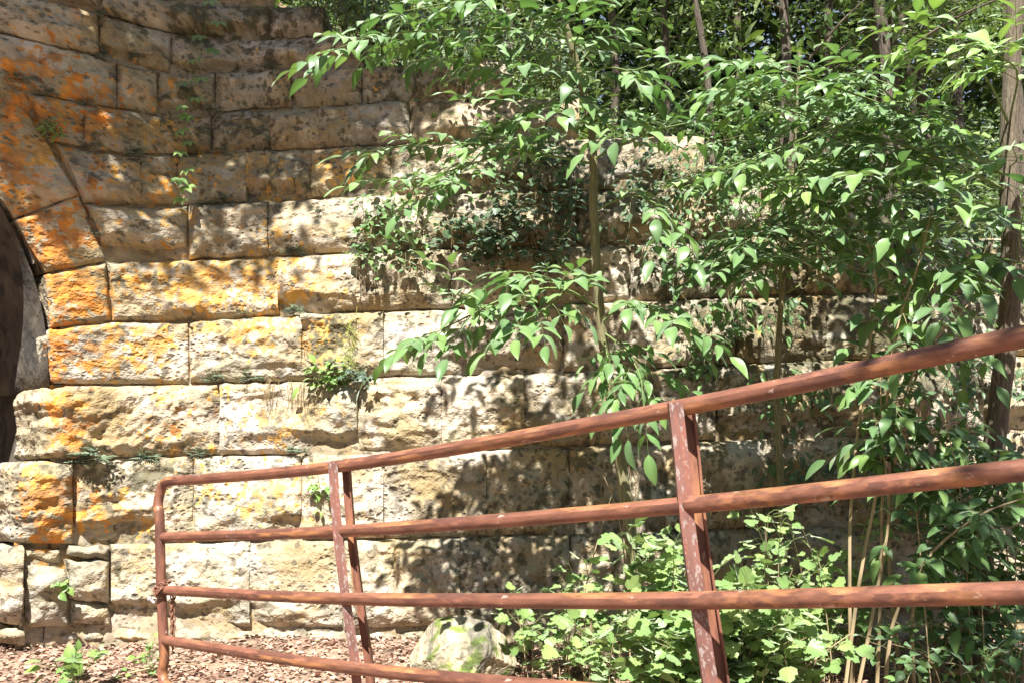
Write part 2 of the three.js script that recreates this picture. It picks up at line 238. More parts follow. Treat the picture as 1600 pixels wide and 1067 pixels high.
// broken slabs low down beside the tunnel mouth
for (const [q, a, rec] of [[[[34, 852], [103, 852], [100, 885], [36, 876]], 0.9, 0.04], [[[104, 852], [171, 851], [171, 874], [103, 871]], 0.7, -0.04], [[[34, 877], [103, 886], [110, 979], [38, 981]], 1.0, 0.0], [[[102, 872], [171, 875], [171, 945], [104, 936]], 1.0, -0.03], [[[108, 938], [171, 946], [171, 979], [110, 979]], 0.9, 0.0]])
  add('stone_slab', quadBlock(q, a, sd += 2.1, tint(), 3, rec), stoneMat, wall);
// arch ring in view
const VJ = [[[-52, 236], [22, 138]], [[22, 342], [125, 305]], [[70, 427], [168, 409]], [[78, 514], [176, 502]]];
for (let i = 0; i < 3; i++) { const [a, b] = VJ[i], [c, d] = VJ[i + 1]; add('arch_stone', quadBlock([a, b, d, c], 0.28, sd += 3.3, [1, .98, .94], 3, 0, 0.4), stoneMat, portal); }
const q8 = [[8, 295, 0.25, 0.03, y => inY(y), 0.35], [9, 345, 0.55, 0.10, y => inY(y), 0.9], [10, 115, 0.5, 0.07, y => poly([[718, 40], [850, 24]], y), 0.8], [11, 34, 0.5, 0.06, y => poly([[850, 22], [982, 16]], y), 1.0], [12, 40, .5, .05, y => 14, .8]];
for (const [k, xr, dep, r, xl, amp] of q8) add('corner_stone', quoin(k, xl, xr, amp, sd += 2.7, tint(), dep, r), stoneMat, portal);
// arch geometry in the plane of the tunnel face
const fa = p => p.clone().sub(PO).dot(EA), S0 = onWall(81, 600), S1 = onWall(0, 310), aS = fa(S0), YS = S0.y, R = ((aS - fa(S1)) ** 2 + (S1.y - YS) ** 2) / (2 * (aS - fa(S1))), AC = aS - R;
{ // the rest of the ring, left of the picture
  const th0 = Math.acos(clamp((fa(onWall(-52, 236)) - AC) / R, -1, 1)), n = 11;
  for (let i = 0; i < n; i++) { const t0 = lerp(th0, Math.PI, i / n) + 0.006, t1 = lerp(th0, Math.PI, (i + 1) / n) - 0.006; sd += 2.2;
    add('arch_stone', blockFrom(12, 10, (s, t) => { const th = lerp(t0, t1, s), r = lerp(R, R + 0.62, 1 - t), p = face(AC + r * Math.cos(th), YS + r * Math.sin(th)); return { p, n: PN, e: Math.min(s, 1 - s, t, 1 - t) * 0.5 }; }, 0.3, sd, 0.4, [1, .98, .94]), stoneMat, portal); }
  for (let i = 0; i < 4; i++) add('corner_stone', blockFrom(12, 10, (s, t) => ({ p: face(AC - R - 0.9 + 0.9 * s, lerp(YS - i * YS / 4, YS - (i + 1) * YS / 4, t) - 0.006), n: PN, e: Math.min(s, 1 - s, t, 1 - t) * 0.5 }), 0.6, sd += 2, 0.4, [1, 1, 1]), stoneMat, portal);
  const sh = new THREE.Shape(); sh.moveTo(AC - R - 0.9, 5.9); sh.lineTo(AC - R - 0.9, YS); sh.lineTo(AC - R - 0.02, YS); sh.absarc(AC, YS, R + 0.02, Math.PI, 0.42, true); sh.lineTo(aS - 0.02, YS + 2.9); sh.lineTo(aS - 0.02, 5.9); sh.closePath();
  const g = new THREE.ExtrudeGeometry(sh, { depth: 0.35, bevelEnabled: false, curveSegments: 40 }), p = g.attributes.position;
  for (let i = 0; i < p.count; i++) { const q = face(p.getX(i), p.getY(i), -0.06 - 0.35 + p.getZ(i)); p.setXYZ(i, q.x, q.y, q.z); } g.computeVertexNormals(); add('spandrel', g, darkStone, portal);
  // barrel of the tunnel with its straight jambs
  const prof = []; prof.push([aS + 0.06, -0.3], [aS + 0.06, YS - .015], [aS - 0.012, YS - .01]); for (let i = 1; i < 40; i++) { const th = i / 40 * Math.PI; prof.push([AC + (R - 0.028) * Math.cos(th), YS + (R - 0.028) * Math.sin(th)]); } prof.push([AC - R - 0.03, YS], [AC - R - 0.03, -0.3]);
  const pos = [], uv = [], idx = [], M = 30; let s = 0;
  for (let i = 0; i < prof.length; i++) { if (i) s += Math.hypot(prof[i][0] - prof[i - 1][0], prof[i][1] - prof[i - 1][1]); for (let j = 0; j <= M; j++) { const t = 0.012 + (j / M) ** 1.5 * 9, q = face(prof[i][0], prof[i][1], -t); q.addScaledVector(V(0, 1, 0), 0.008 * vn(s * 4, t * 4, 3)); pos.push(q.x, q.y, q.z); uv.push(s / 1.1, t / 1.1); if (i + 1 < prof.length && j < M) { const o = i * (M + 1) + j; idx.push(o, o + 1, o + M + 1, o + 1, o + M + 2, o + M + 1); } } }
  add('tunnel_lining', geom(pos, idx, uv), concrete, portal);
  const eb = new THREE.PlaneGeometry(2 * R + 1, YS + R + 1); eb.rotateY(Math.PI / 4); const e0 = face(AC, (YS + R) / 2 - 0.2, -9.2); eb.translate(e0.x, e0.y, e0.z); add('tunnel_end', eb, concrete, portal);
}
{ // mortar and core behind the blocks
  const pos = [], uv = [], idx = [], map = new Map(), st = 8;
  const topAt = x => { for (let k = 0; k < 13; k++) if (x < ends[k] - 6) return poly(J[k], x) + 6; return 400; };
  const vert = (i, j) => { const key = i + ',' + j; if (!map.has(key)) { const p = onWall(i * st, j * st, -0.03 + 0.014 * vn(i * .7, j * .7, 1)); map.set(key, pos.length / 3); pos.push(p.x, p.y, p.z); uv.push((p.x - WX0 + .37) / WW, (p.y - WY0 + .21) / WH); } return map.get(key); };
  for (let j = -16; j < 128; j++) for (let i = -12; i < 221; i++) { const x = (i + .5) * st, y = (j + .5) * st; if (y < topAt(x)) continue; if (y > 300 && x < (y < 600 ? inY(y) + 26 : y < 718 ? 84 : y < 850 ? 44 : 28)) continue; if (y <= 300 && x < exY(y) - 60) continue;
    const a = vert(i, j), b = vert(i + 1, j), c = vert(i, j + 1), d = vert(i + 1, j + 1); idx.push(a, c, b, b, c, d); }
  add('mortar', geom(pos, idx, uv), mortarMat, wall);
}

// ---------------------------------------------------------------- ground in front, hillside behind
const topY = X => poly([[-20, 6.2], [-2.6, 5.6], [-1.7, 5.1], [-1.2, 4.55], [-.6, 4.3], [0.05, 4.1], [0.5, 3.7], [1.2, 3.35], [2.3, 2.95], [3.6, 2.85], [20, 2.2]], X);
const groundY = (X, d) => { d = Math.min(d, 6.3); const b = d > 4 ? 0.5 - 0.1 * (6 - d) + 0.07 * sstep(-2.3, -3.0, X) : 0.3 * sstep(-1, 4, d); return b + 0.05 * fbm(X * 1.3, d * 1.3, 2, 3) + 0.02 * fbm(X * 6, d * 6, 5, 2) + (X > 0.2 ? 0.05 * sstep(.2, 2, X) : 0); };
const hillY = (X, d) => topY(X) - 0.12 + Math.max(0, d - 6.9) * 0.42 + 0.25 * fbm(X * .5, d * .5, 9, 3) * sstep(6.8, 9, d);
const soilMap = dataTex(1024, 1024, (x, y, o) => { const u = x / 1024, v = y / 1024, n = tx(u * 2, v * 2), m = tx(u * 5 + .3, v * 5), q = tx(u + .6, v + .1), k = 1 + .6 * n + .5 * m; o[0] = lerp(.16, .30, .5 + q) * k; o[1] = lerp(.10, .20, .5 + q) * k; o[2] = lerp(.065, .14, .5 + q) * k; }, true);
const soilBump = dataTex(1024, 1024, (x, y, o) => { const u = x / 1024, v = y / 1024; o[0] = o[1] = o[2] = .5 + .4 * tx(u * 2, v * 2) + .4 * tx(u * 5 + .3, v * 5); }, false);
const soilMat = new THREE.MeshStandardMaterial({ map: soilMap, bumpMap: soilBump, bumpScale: 0.03, roughness: 1 });
function sheet(xs, ds, fy) { const pos = [], uv = [], idx = []; ds.forEach((d, j) => xs.forEach((x, i) => { pos.push(x, fy(x, d), -d); uv.push(x / 1.5, d / 1.5); if (i + 1 < xs.length && j + 1 < ds.length) { const o = j * xs.length + i; idx.push(o, o + 1, o + xs.length, o + 1, o + xs.length + 1, o + xs.length); } })); return geom(pos, idx, uv); }
const range = (a, b, s) => { const o = []; for (let x = a; x < b - s / 2; x += s) o.push(x); o.push(b); return o; };
structure('ground', sheet([-80, -40, -20, -12, -8, ...range(-6, 6, 0.07), 8, 12, 20, 40, 80], [-80, -40, -20, -10, -5, -2, 0, 1, 2, 3, ...range(3.5, 6.4, 0.05), 7, 9, 12, 16], groundY), soilMat);
structure('hillside', sheet([-60, -30, -15, -9, ...range(-6, 9, 0.25), 12, 18, 30, 60], [6.85, 6.95, ...range(7.1, 14, 0.25), 16, 18, 20, 24, 30, 40, 60, 90], (x, d) => d < 6.9 ? hillY(x, d) - 0.5 : hillY(x, d)), soilMat);

// ---------------------------------------------------------------- leaves
function leafShape(L, W, fold, droop, seg, tipPow = 1.6, wave = 0, ph = 0) { // blade along +x, up +y; unit length
  const pos = [], idx = [], col = [];
  for (let i = 0; i <= seg; i++) { const u = i / seg, w = W * Math.pow(Math.sin(Math.PI * Math.pow(u, 0.86)), 0.9) * (1 - 0.3 * Math.pow(u, tipPow * 2)) + 0.004, y = -droop * u * u + 0.04 * Math.sin(u * 3), wv = wave * Math.sin(u * 9 + ph);
    pos.push(u * L, y + w * fold + wv, w, u * L, y, 0, u * L, y + w * fold - wv, -w); col.push(1, 1, 1, 1.35, 1.25, 1.2, 0.93, 0.95, 0.95);
    if (i < seg) { const o = i * 3; idx.push(o, o + 3, o + 1, o + 1, o + 3, o + 4, o + 1, o + 4, o + 2, o + 2, o + 4, o + 5); } }
  return geom(pos, idx, null, col).scale(1, 1, 1);
}
const leaflets = [leafShape(1, .2, .3, .12, 8, 1.6, .018), leafShape(1, .22, .15, .26, 8, 1.6, .024, 1), leafShape(1, .2, .5, .05, 8, 1.6, .015, 2), leafShape(1, .225, .22, .38, 8, 1.6, .024, 3)];
const roundLeaf = [leafShape(1, .36, .15, .12, 6), leafShape(1, .33, .3, .25, 6)];
function lobed(nl, depth, cup, toothed) { // palmate leaf on its stalk end at the origin, blade along +x
  const pos = [0.06, 0, 0], col = [1.25, 1.2, 1.1], idx = [], n = nl * 6, c = [0.38, 0];
  for (let i = 0; i <= n; i++) { const f = i / n, th = lerp(-2.75, 2.75, f), lob = Math.abs(Math.cos(f * Math.PI * nl)) , r0 = lerp(0.34, 0.62, Math.cos(th / 2) ** 1.2), q = (1 - depth) + depth * Math.pow(Math.abs(Math.sin(f * Math.PI * nl)), 0.7), t = toothed ? 1 + 0.05 * (i % 2 ? 1 : -1) : 1, r = r0 * q * t;
    const x = c[0] + r * Math.cos(th), z = r * Math.sin(th); pos.push(x, cup * (x * x * -0.3 + z * z * 0.5) + 0.03 * Math.sin(i * 2.1), z); col.push(1, 1, 1); if (i < n) idx.push(0, i + 2, i + 1); }
  return geom(pos, idx, null, col);
}
const gooseLeaf = [lobed(3, .38, .5, true), lobed(5, .3, .9, true), lobed(3, .3, -.4, true)];
function fiveLeaf() { const gs = []; for (const [a, s] of [[0, 1], [.75, .88], [-.75, .88], [1.55, .62], [-1.55, .62]]) gs.push(leafShape(1, .25, .2, .2, 4).scale(s * .62, s * .62, s * .62).rotateY(a)); return mergeGeometries(gs); }
const creeperLeaf = [fiveLeaf()];
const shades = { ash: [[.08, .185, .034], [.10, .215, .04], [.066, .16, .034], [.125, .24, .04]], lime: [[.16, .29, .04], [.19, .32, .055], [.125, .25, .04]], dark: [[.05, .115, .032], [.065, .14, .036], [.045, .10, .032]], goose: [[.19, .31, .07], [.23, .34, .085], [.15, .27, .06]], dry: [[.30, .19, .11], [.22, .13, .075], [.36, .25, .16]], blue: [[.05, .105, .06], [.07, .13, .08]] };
const leafMats = {};
function leafMat(c, key) { return leafMats[key] ??= new THREE.MeshPhysicalMaterial({ color: lin(...c), vertexColors: true, roughness: 1, transmission: 0.42, thickness: 0, side: THREE.DoubleSide, clearcoat: 0.9, clearcoatRoughness: 0.4, sheen: 0.45, sheenRoughness: 0.5, sheenColor: lin(.55, .7, .55) }); }
const M4 = new THREE.Matrix4();
function basis(p, dir, nrm, s) { const x = dir.clone().normalize(), y = nrm.clone().addScaledVector(x, -nrm.dot(x)).normalize(), z = x.clone().cross(y); return new THREE.Matrix4().makeBasis(x.multiplyScalar(s), y.multiplyScalar(s), z.multiplyScalar(s)).setPosition(p); }
const rv = a => V(rs(a), rs(a), rs(a));
const skyward = (k = 0.45) => V(0, 0.6, 0).addScaledVector(SUN, 0.5).add(rv(k)).normalize();
class Foliage {
  constructor() { this.list = []; this.twigs = []; this.branches = []; }
  leaf(p, dir, s, shapes, pal, nk = 0.45, nrm) { this.list.push([basis(p, dir, nrm || skyward(nk), s), Math.floor(rnd() * shapes.length), shapes, pal, Math.floor(rnd() * shades[pal].length), p, s]); }
  twig(pts, r0, r1, seg = 4, sides = 4) { this.twigs.push(tube(pts, r0, r1, seg, sides)); }
  // pinnate leaf: pairs of leaflets and an end leaflet on a green stalk
  pinnate(p, dir, s, pairs, pal, droop = 0.5) {
    const d = dir.clone().normalize(), len = s * (0.75 + pairs * 0.42), n = skyward(0.3), side = d.clone().cross(n).normalize(), pts = [];
    const P = u => p.clone().addScaledVector(d, len * u).add(V(0, -droop * len * u * u * 0.55, 0));
    for (let i = 0; i <= 3; i++) pts.push(P(i / 3)); this.twig(pts, 0.0022, 0.0013, 3, 3);
    for (let i = 0; i < pairs; i++) { const u = 0.38 + 0.5 * i / Math.max(1, pairs - 0.3), q = P(u), tg = P(u + .05).sub(q).normalize(); for (const sg of [-1, 1]) if (rnd() < 0.95) this.leaf(q, tg.clone().multiplyScalar(0.75).addScaledVector(side, sg * 0.95).add(V(0, -droop * rr(.1, .7), 0)).add(rv(.15)), s * rr(.78, 1.05), leaflets, pal, 0.38); }
    this.leaf(P(1), P(1).sub(P(.9)).normalize().add(rv(.15)), s * rr(1, 1.2), leaflets, pal, 0.38);
  }
  spray(pts, r0, r1, opt) { const { step = 0.085, size = 0.1, pal = 'ash', from = 0.2, pairs = 2, droop = 0.5, kind = 'pinnate', spread = 0.9 } = opt, c = new THREE.CatmullRomCurve3(pts, false, 'centripetal'), L = c.getLength();
    this.branches.push(tube(pts, r0, r1, Math.max(4, Math.round(L / 0.08)), 6));
    let sg = 1; for (let l = from * L; l <= L; l += step * rr(.7, 1.3)) { const u = Math.min(1, l / L), p = c.getPointAt(u), t = c.getTangentAt(u), side = t.clone().cross(V(0, 1, 0)).normalize(); sg = -sg; const dir = t.clone().multiplyScalar(0.55).addScaledVector(side, sg * spread * rr(.6, 1.2)).add(V(0, rs(.35), 0)).add(rv(.2));
      if (kind === 'pinnate') this.pinnate(p, dir, size * rr(.8, 1.15), pairs + (rnd() < .35 ? 1 : 0), pal, droop); else { const sl = size * rr(.2, .5), q = p.clone().addScaledVector(dir.normalize(), sl); this.twig([p, q], .0012, .001, 1, 3); this.leaf(q, dir.clone().add(V(0, -droop, 0)), size * rr(.7, 1.15), opt.shapes || roundLeaf, pal); } }
    if (kind === 'pinnate') this.pinnate(pts[pts.length - 1].clone(), c.getTangentAt(1), size * 1.1, pairs, pal, droop);
  }
  finish(parent, most, twigMat, origin, leafName = 'leaf') {
    for (const b of this.branches) add('branch', local(b, origin), twigMat, parent);
    if (this.twigs.length) add('leaf_stalks', local(mergeGeometries(this.twigs), origin), twigMat, parent).userData.kind = 'stuff';
    for (const e of this.list) { const q = project(e[5]); e.k = q[0] > -20 && q[0] < 1620 && q[1] > -20 && q[1] < 1087 ? e[6] / q[2] : 0; }
    const order = this.list.slice().sort((a, b) => b.k - a.k), rest = [];
    order.forEach((e, i) => { const [m, v, shapes, pal, c] = e; if (i < most && e.k > 0) { const o = add(leafName, shapes[v], leafMat(shades[pal][c], pal + c), parent); o.matrixAutoUpdate = true; M4.copy(m); M4.elements[12] -= origin.x; M4.elements[13] -= origin.y; M4.elements[14] -= origin.z; M4.decompose(o.position, o.quaternion, o.scale); } else rest.push(e); });
    if (rest.length) { const by = {}; for (const e of rest) { const g = e[2][e[1]].clone(), c = shades[e[3]][e[4]], a = g.attributes.color, b = shades[e[3]][0]; for (let i = 0; i < a.count; i++) a.setXYZ(i, a.getX(i) * c[0], a.getY(i) * c[1], a.getZ(i) * c[2]); g.applyMatrix4(e[0]); (by.x ??= []).push(g); }
      const o = add('foliage', local(mergeGeometries(by.x), origin), leafMat([1, 1, 1], 'mix'), parent); o.userData.kind = 'stuff'; }
  }
}
const barkMap = dataTex(256, 256, (x, y, o) => { const u = x / 256, v = y / 256, n = tx(u * 2, v * .6), m = tx(u * 3, v * 2 + .3), k = 1 + .5 * n + .4 * m; o[0] = .17 * k; o[1] = .135 * k; o[2] = .095 * k; }, true);
barkMap.repeat.set(6, 2.5);
const barkBump = dataTex(256, 256, (x, y, o) => { const u = x / 256, v = y / 256; o[0] = o[1] = o[2] = .5 + .5 * tx(u * 2, v * .6) + .3 * tx(u * 3, v * 2 + .3); }, false); barkBump.repeat.set(6, 2.5);
const bark = new THREE.MeshStandardMaterial({ map: barkMap, bumpMap: barkBump, bumpScale: 0.008, roughness: 0.9, color: lin(.72, .72, .68) });
const greenBark = new THREE.MeshStandardMaterial({ map: barkMap, bumpMap: barkBump, bumpScale: 0.004, roughness: 0.85, color: lin(1.0, 1.15, 0.8) });
const darkBark = new THREE.MeshStandardMaterial({ map: barkMap, bumpMap: barkBump, bumpScale: 0.012, roughness: 0.95, color: lin(0.6, 0.6, 0.62) });
const stemMat = new THREE.MeshStandardMaterial({ color: lin(.16, .14, .06), roughness: .8 });
const tanStem = new THREE.MeshStandardMaterial({ color: lin(.33, .25, .14), roughness: .85 });
const greenStem = new THREE.MeshStandardMaterial({ color: lin(.14, .2, .06), roughness: .8 });
const A = (list) => list.map(q => at(...q));

// sapling before the wall
{
  reseed(401);
  const base = at(1003, 985, 5.0); base.y = groundY(base.x, 5.0) - 0.03;
  const t = thing('ash_sapling', 'slender young tree with bright pinnate leaves standing in front of the wall', 'tree', base.toArray());
  const tr = A([[985, 830, 5.0], [960, 660, 5.0], [937, 480, 4.95], [928, 330, 4.9], [925, 210, 4.9], [905, 115, 4.85], [880, 20, 4.8], [862, -130, 4.8], [850, -330, 4.85]]); tr.unshift(base.clone());
  add('trunk', local(tube(tr, 0.034, 0.012, 40, 10, .08), base), greenBark, t);
  const f = new Foliage(), o = (x) => { const q = Object.assign({ size: .098, step: .085, pal: 'ash', pairs: 2 }, x); q.size *= 1.22; q.step *= .68; q.droop = (q.droop ?? .5) * .6; return q; };
  f.spray(A([[937, 485, 4.95], [880, 452, 4.75], [800, 462, 4.6], [720, 500, 4.55], [640, 540, 4.5]]), .009, .003, o({ from: .12, droop: .8 }));
  f.spray(A([[890, 455, 4.78], [850, 432, 4.6], [800, 425, 4.5], [770, 440, 4.45]]), .005, .002, o({ droop: .6 }));
  f.spray(A([[880, 455, 4.78], [860, 480, 4.55], [810, 505, 4.45]]), .005, .002, o({ droop: .9 }));
  f.spray(A([[760, 485, 4.58], [710, 470, 4.5], [692, 445, 4.48]]), .004, .002, o({ from: .5, size: .105, droop: .2 }));
  f.spray(A([[940, 505, 4.95], [985, 470, 4.75], [1040, 490, 4.6], [1085, 512, 4.5]]), .006, .002, o({ from: .25, droop: .8 }));
  f.spray(A([[944, 520, 4.97], [975, 545, 4.7], [1000, 585, 4.6], [1005, 625, 4.55]]), .006, .002, o({ from: .2, droop: 1 }));
  f.spray(A([[944, 530, 4.97], [950, 560, 4.7], [965, 610, 4.6]]), .005, .002, o({ from: .3, droop: 1 }));
  f.spray(A([[926, 256, 4.9], [840, 240, 4.7], [740, 225, 4.6], [660, 225, 4.5], [595, 232, 4.45]]), .008, .002, o({ from: .25, droop: .3, size: .088, step: .07 }));
  f.spray(A([[800, 235, 4.66], [720, 262, 4.5], [650, 280, 4.45], [598, 282, 4.4]]), .005, .002, o({ from: .2, droop: .4, size: .085 }));
  f.spray(A([[760, 230, 4.62], [700, 290, 4.45], [670, 305, 4.4]]), .004, .002, o({ from: .4, droop: .5, size: .085 }));
  f.spray(A([[926, 250, 4.9], [985, 220, 4.8], [1060, 195, 4.7], [1140, 190, 4.6]]), .007, .002, o({ from: .3, droop: .4, size: .085 }));
  f.spray(A([[900, 110, 4.85], [950, 40, 4.7], [1000, -10, 4.6], [1040, -60, 4.55]]), .008, .003, o({ from: .1, droop: .5 }));
  f.spray(A([[885, 60, 4.82], [790, 45, 4.55], [680, 48, 4.4], [590, 55, 4.32], [520, 78, 4.28]]), .007, .002, o({ from: .1, droop: .5, step: .075 }));
  f.spray(A([[880, 20, 4.8], [800, 0, 4.55], [700, 5, 4.4], [620, 20, 4.35]]), .006, .002, o({ from: .15, droop: .6 }));
  f.spray(A([[900, 115, 4.85], [840, 125, 4.65], [780, 95, 4.5], [720, 90, 4.45]]), .006, .002, o({ from: .15, droop: .6 }));
  f.spray(A([[905, 125, 4.86], [850, 165, 4.6], [800, 190, 4.5], [770, 170, 4.45]]), .005, .002, o({ from: .25, droop: .7 }));
  f.spray(A([[905, 120, 4.85], [950, 105, 4.6], [990, 110, 4.5], [1020, 100, 4.45]]), .006, .002, o({ from: .2, droop: .8, size: .11 }));
  f.spray(A([[900, 110, 4.85], [900, 60, 4.6], [930, 30, 4.45], [900, 0, 4.4]]), .006, .002, o({ from: .1, droop: .5, size: .11 }));
  f.spray(A([[930, 330, 4.9], [985, 305, 4.75], [1035, 325, 4.6], [1050, 345, 4.55]]), .006, .002, o({ from: .4, droop: .9, size: .105 }));
  f.spray(A([[920, 190, 4.9], [960, 170, 4.7], [960, 190, 4.5]]), .005, .002, o({ from: .4, droop: .7 }));
  f.spray(A([[925, 210, 4.9], [880, 200, 4.7], [840, 210, 4.6]]), .005, .002, o({ from: .3, droop: .5, size: .085 }));
  for (let i = 0; i < 9; i++) { const h = rr(-60, -330), p = at(858 + rs(10), h, 4.83), a = rr(0, 6.3), L = rr(.5, 1.1); f.spray([p, p.clone().add(V(Math.cos(a) * L * .5, .12, Math.sin(a) * L * .5)), p.clone().add(V(Math.cos(a) * L, .05, Math.sin(a) * L))], .006, .002, o({ from: .15 })); }
  f.finish(t, 300, greenStem, base);
}
// tree at the right edge
{
  reseed(402);
  const base = at(1515, 985, 4.9); base.y = groundY(base.x, 4.9) - 0.03;
  const t = thing('edge_tree', 'straight grey brown trunk at the right edge with large lime green leaves', 'tree', base.toArray());
  const tr = A([[1532, 870, 4.9], [1560, 650, 4.85], [1580, 450, 4.8], [1578, 220, 4.75], [1588, 0, 4.7], [1600, -250, 4.7], [1610, -520, 4.75]]); tr.unshift(base.clone());
  add('trunk', local(tube(tr, 0.062, 0.035, 40, 12, .1), base), bark, t);
  const f = new Foliage(), o = x => { const q = Object.assign({ size: .11, step: .1, pal: 'ash', pairs: 2 }, x); q.size *= 1.15; q.step *= .62; q.droop = (q.droop ?? .5) * .6; return q; };
  f.spray(A([[1580, 200, 4.75], [1540, 120, 4.4], [1480, 70, 4.15], [1420, 55, 4.0]]), .007, .003, o({ from: .35, pal: 'lime', size: .115, droop: .2 }));
  f.spray(A([[1580, 180, 4.75], [1590, 110, 4.3], [1560, 80, 4.1], [1600, 60, 3.95]]), .006, .003, o({ from: .35, pal: 'lime', size: .11, droop: .2 }));
  f.spray(A([[1578, 280, 4.76], [1470, 205, 4.55], [1370, 160, 4.4], [1270, 125, 4.3], [1190, 100, 4.25], [1130, 95, 4.2]]), .009, .002, o({ from: .2, droop: .4, size: .095, step: .075 }));
  f.spray(A([[1420, 180, 4.45], [1360, 120, 4.3], [1340, 105, 4.2]]), .004, .002, o({ from: .5, droop: .2 }));
  f.spray(A([[1578, 300, 4.77], [1450, 240, 4.5], [1340, 205, 4.4], [1240, 175, 4.3], [1160, 150, 4.25]]), .008, .002, o({ from: .25, droop: .45, size: .09, step: .08 }));
  f.spray(A([[1578, 330, 4.77], [1460, 300, 4.5], [1380, 290, 4.35], [1320, 280, 4.3]]), .006, .002, o({ from: .55, droop: .5, size: .12 }));
  f.spray(A([[1580, 360, 4.78], [1500, 330, 4.5], [1440, 340, 4.4]]), .006, .002, o({ from: .35, droop: 1 }));
  f.spray(A([[1300, 190, 4.36], [1220, 230, 4.25], [1140, 260, 4.2]]), .004, .002, o({ from: .2, droop: .6, size: .085 }));
  f.spray(A([[1582, 420, 4.79], [1530, 400, 4.55], [1470, 430, 4.4], [1440, 480, 4.35]]), .006, .002, o({ from: .3, droop: 1.1, size: .12 }));
  f.spray(A([[1580, 420, 4.79], [1590, 400, 4.4], [1600, 330, 4.2]]), .005, .002, o({ from: .4, droop: .6, size: .12 }));
  f.spray(A([[1578, 260, 4.76], [1590, 250, 4.4], [1585, 235, 4.2]]), .004, .002, o({ from: .5, droop: .4 }));
  for (let i = 0; i < 16; i++) { const h = rr(-80, -520), p = at(1600 + rs(10), h, 4.72), a = rr(1.6, 5.2), L = rr(.6, 1.5), dx = Math.cos(a) * L, dz = -Math.abs(Math.sin(a)) * L * .8 + .3; f.spray([p, p.clone().add(V(dx * .5, .15, dz * .5)), p.clone().add(V(dx, .05, dz))], .008, .002, o({ from: .15 })); }
  f.finish(t, 240, greenStem, base);
}
// thicket of young trees right of centre: layered sprays before the wall
{
  reseed(403); const base = at(1225, 960, 5.45); base.y = groundY(base.x, 5.45) - .03;
  const t = thing('thicket_sapling', 'bushy sapling with layered leaf sprays between the two trunks', 'tree', base.toArray()), f = new Foliage(), st = A([[1222, 800, 5.45], [1215, 600, 5.4], [1225, 420, 5.3], [1240, 260, 5.2], [1250, 80, 5.1]]); st.unshift(base.clone());
  add('trunk', local(tube(st, .026, .008, 30, 8, .1), base), greenBark, t); const c = new THREE.CatmullRomCurve3(st);
  for (let i = 0; i < 46; i++) { const tx0 = rr(1060, 1480), ty0 = rr(130, 440), e = at(tx0, ty0, rr(4.3, 5.3)), u = clamp(1 - (ty0 - 60) / 850, .45, .98), p = c.getPoint(u), m = p.clone().lerp(e, .55).add(V(0, .1, 0)); f.spray([p, m, e], .005, .0018, { size: rr(.075, .105), step: .06, from: .35, pal: rnd() < .75 ? 'ash' : 'lime', pairs: 2, droop: rr(.1, .5) }); }
  f.finish(t, 290, greenStem, base);
}
console.log('trees done');

// ---------------------------------------------------------------- the gate
const rustMap = dataTex(256, 2048, (x, y, o) => { const u = x / 256, v = y / 512, n = tw(u, v), m = tw(u * 2 + .2, v * 2), q = tw(u * .5 + .5, v * .25), k = 1 + .4 * n + .4 * m; let r = .19 * k, g = .08 * k, b = .05 * k; const w = sstep(-.05, .4, q + .5 * n); r = lerp(r, .28 * k, w); g = lerp(g, .125 * k, w); b = lerp(b, .055 * k, w); const d = sstep(.2, .45, tw(u + .3, v * 1 + .6)) * .6; r = lerp(r, .075, d); g = lerp(g, .032, d); b = lerp(b, .027, d); const s = sstep(.6, .72, tw(u * 1.6 + .7, v * 2.25 + .1)) * .6; r = lerp(r, .45, s); g = lerp(g, .36, s); b = lerp(b, .30, s); o[0] = r; o[1] = g; o[2] = b; }, true);
rustMap.repeat.set(4, 0.3);
const rustBump = dataTex(256, 256, (x, y, o) => { const u = x / 256, v = y / 256; o[0] = o[1] = o[2] = .5 + .4 * tx(u * 2, v * 2); }, false); rustBump.repeat.set(3, 1.6);
const rust = new THREE.MeshStandardMaterial({ map: rustMap, bumpMap: rustBump, bumpScale: 0.0015, roughness: 0.5, metalness: 0.1 });
const galvMap = dataTex(512, 512, (x, y, o) => { const u = x / 512, v = y / 512, n = tw(u, v), k = 1 + .4 * n; let r = .16 * k, g = .075 * k, b = .058 * k; const s = sstep(.26, .4, tw(u * 3 + .1, v * 7.3 + .4)) * .5; r = lerp(r, .36, s); g = lerp(g, .34, s); b = lerp(b, .31, s); const w = sstep(.1, .4, tw(u + .5, v + .2)) * .5; r = lerp(r, .25, w); g = lerp(g, .085, w); b = lerp(b, .05, w); o[0] = r; o[1] = g; o[2] = b; }, true); galvMap.repeat.set(7, 1.6);
const galv = new THREE.MeshStandardMaterial({ map: galvMap, bumpMap: rustBump, bumpScale: 0.002, roughness: 0.6, metalness: 0.15 });
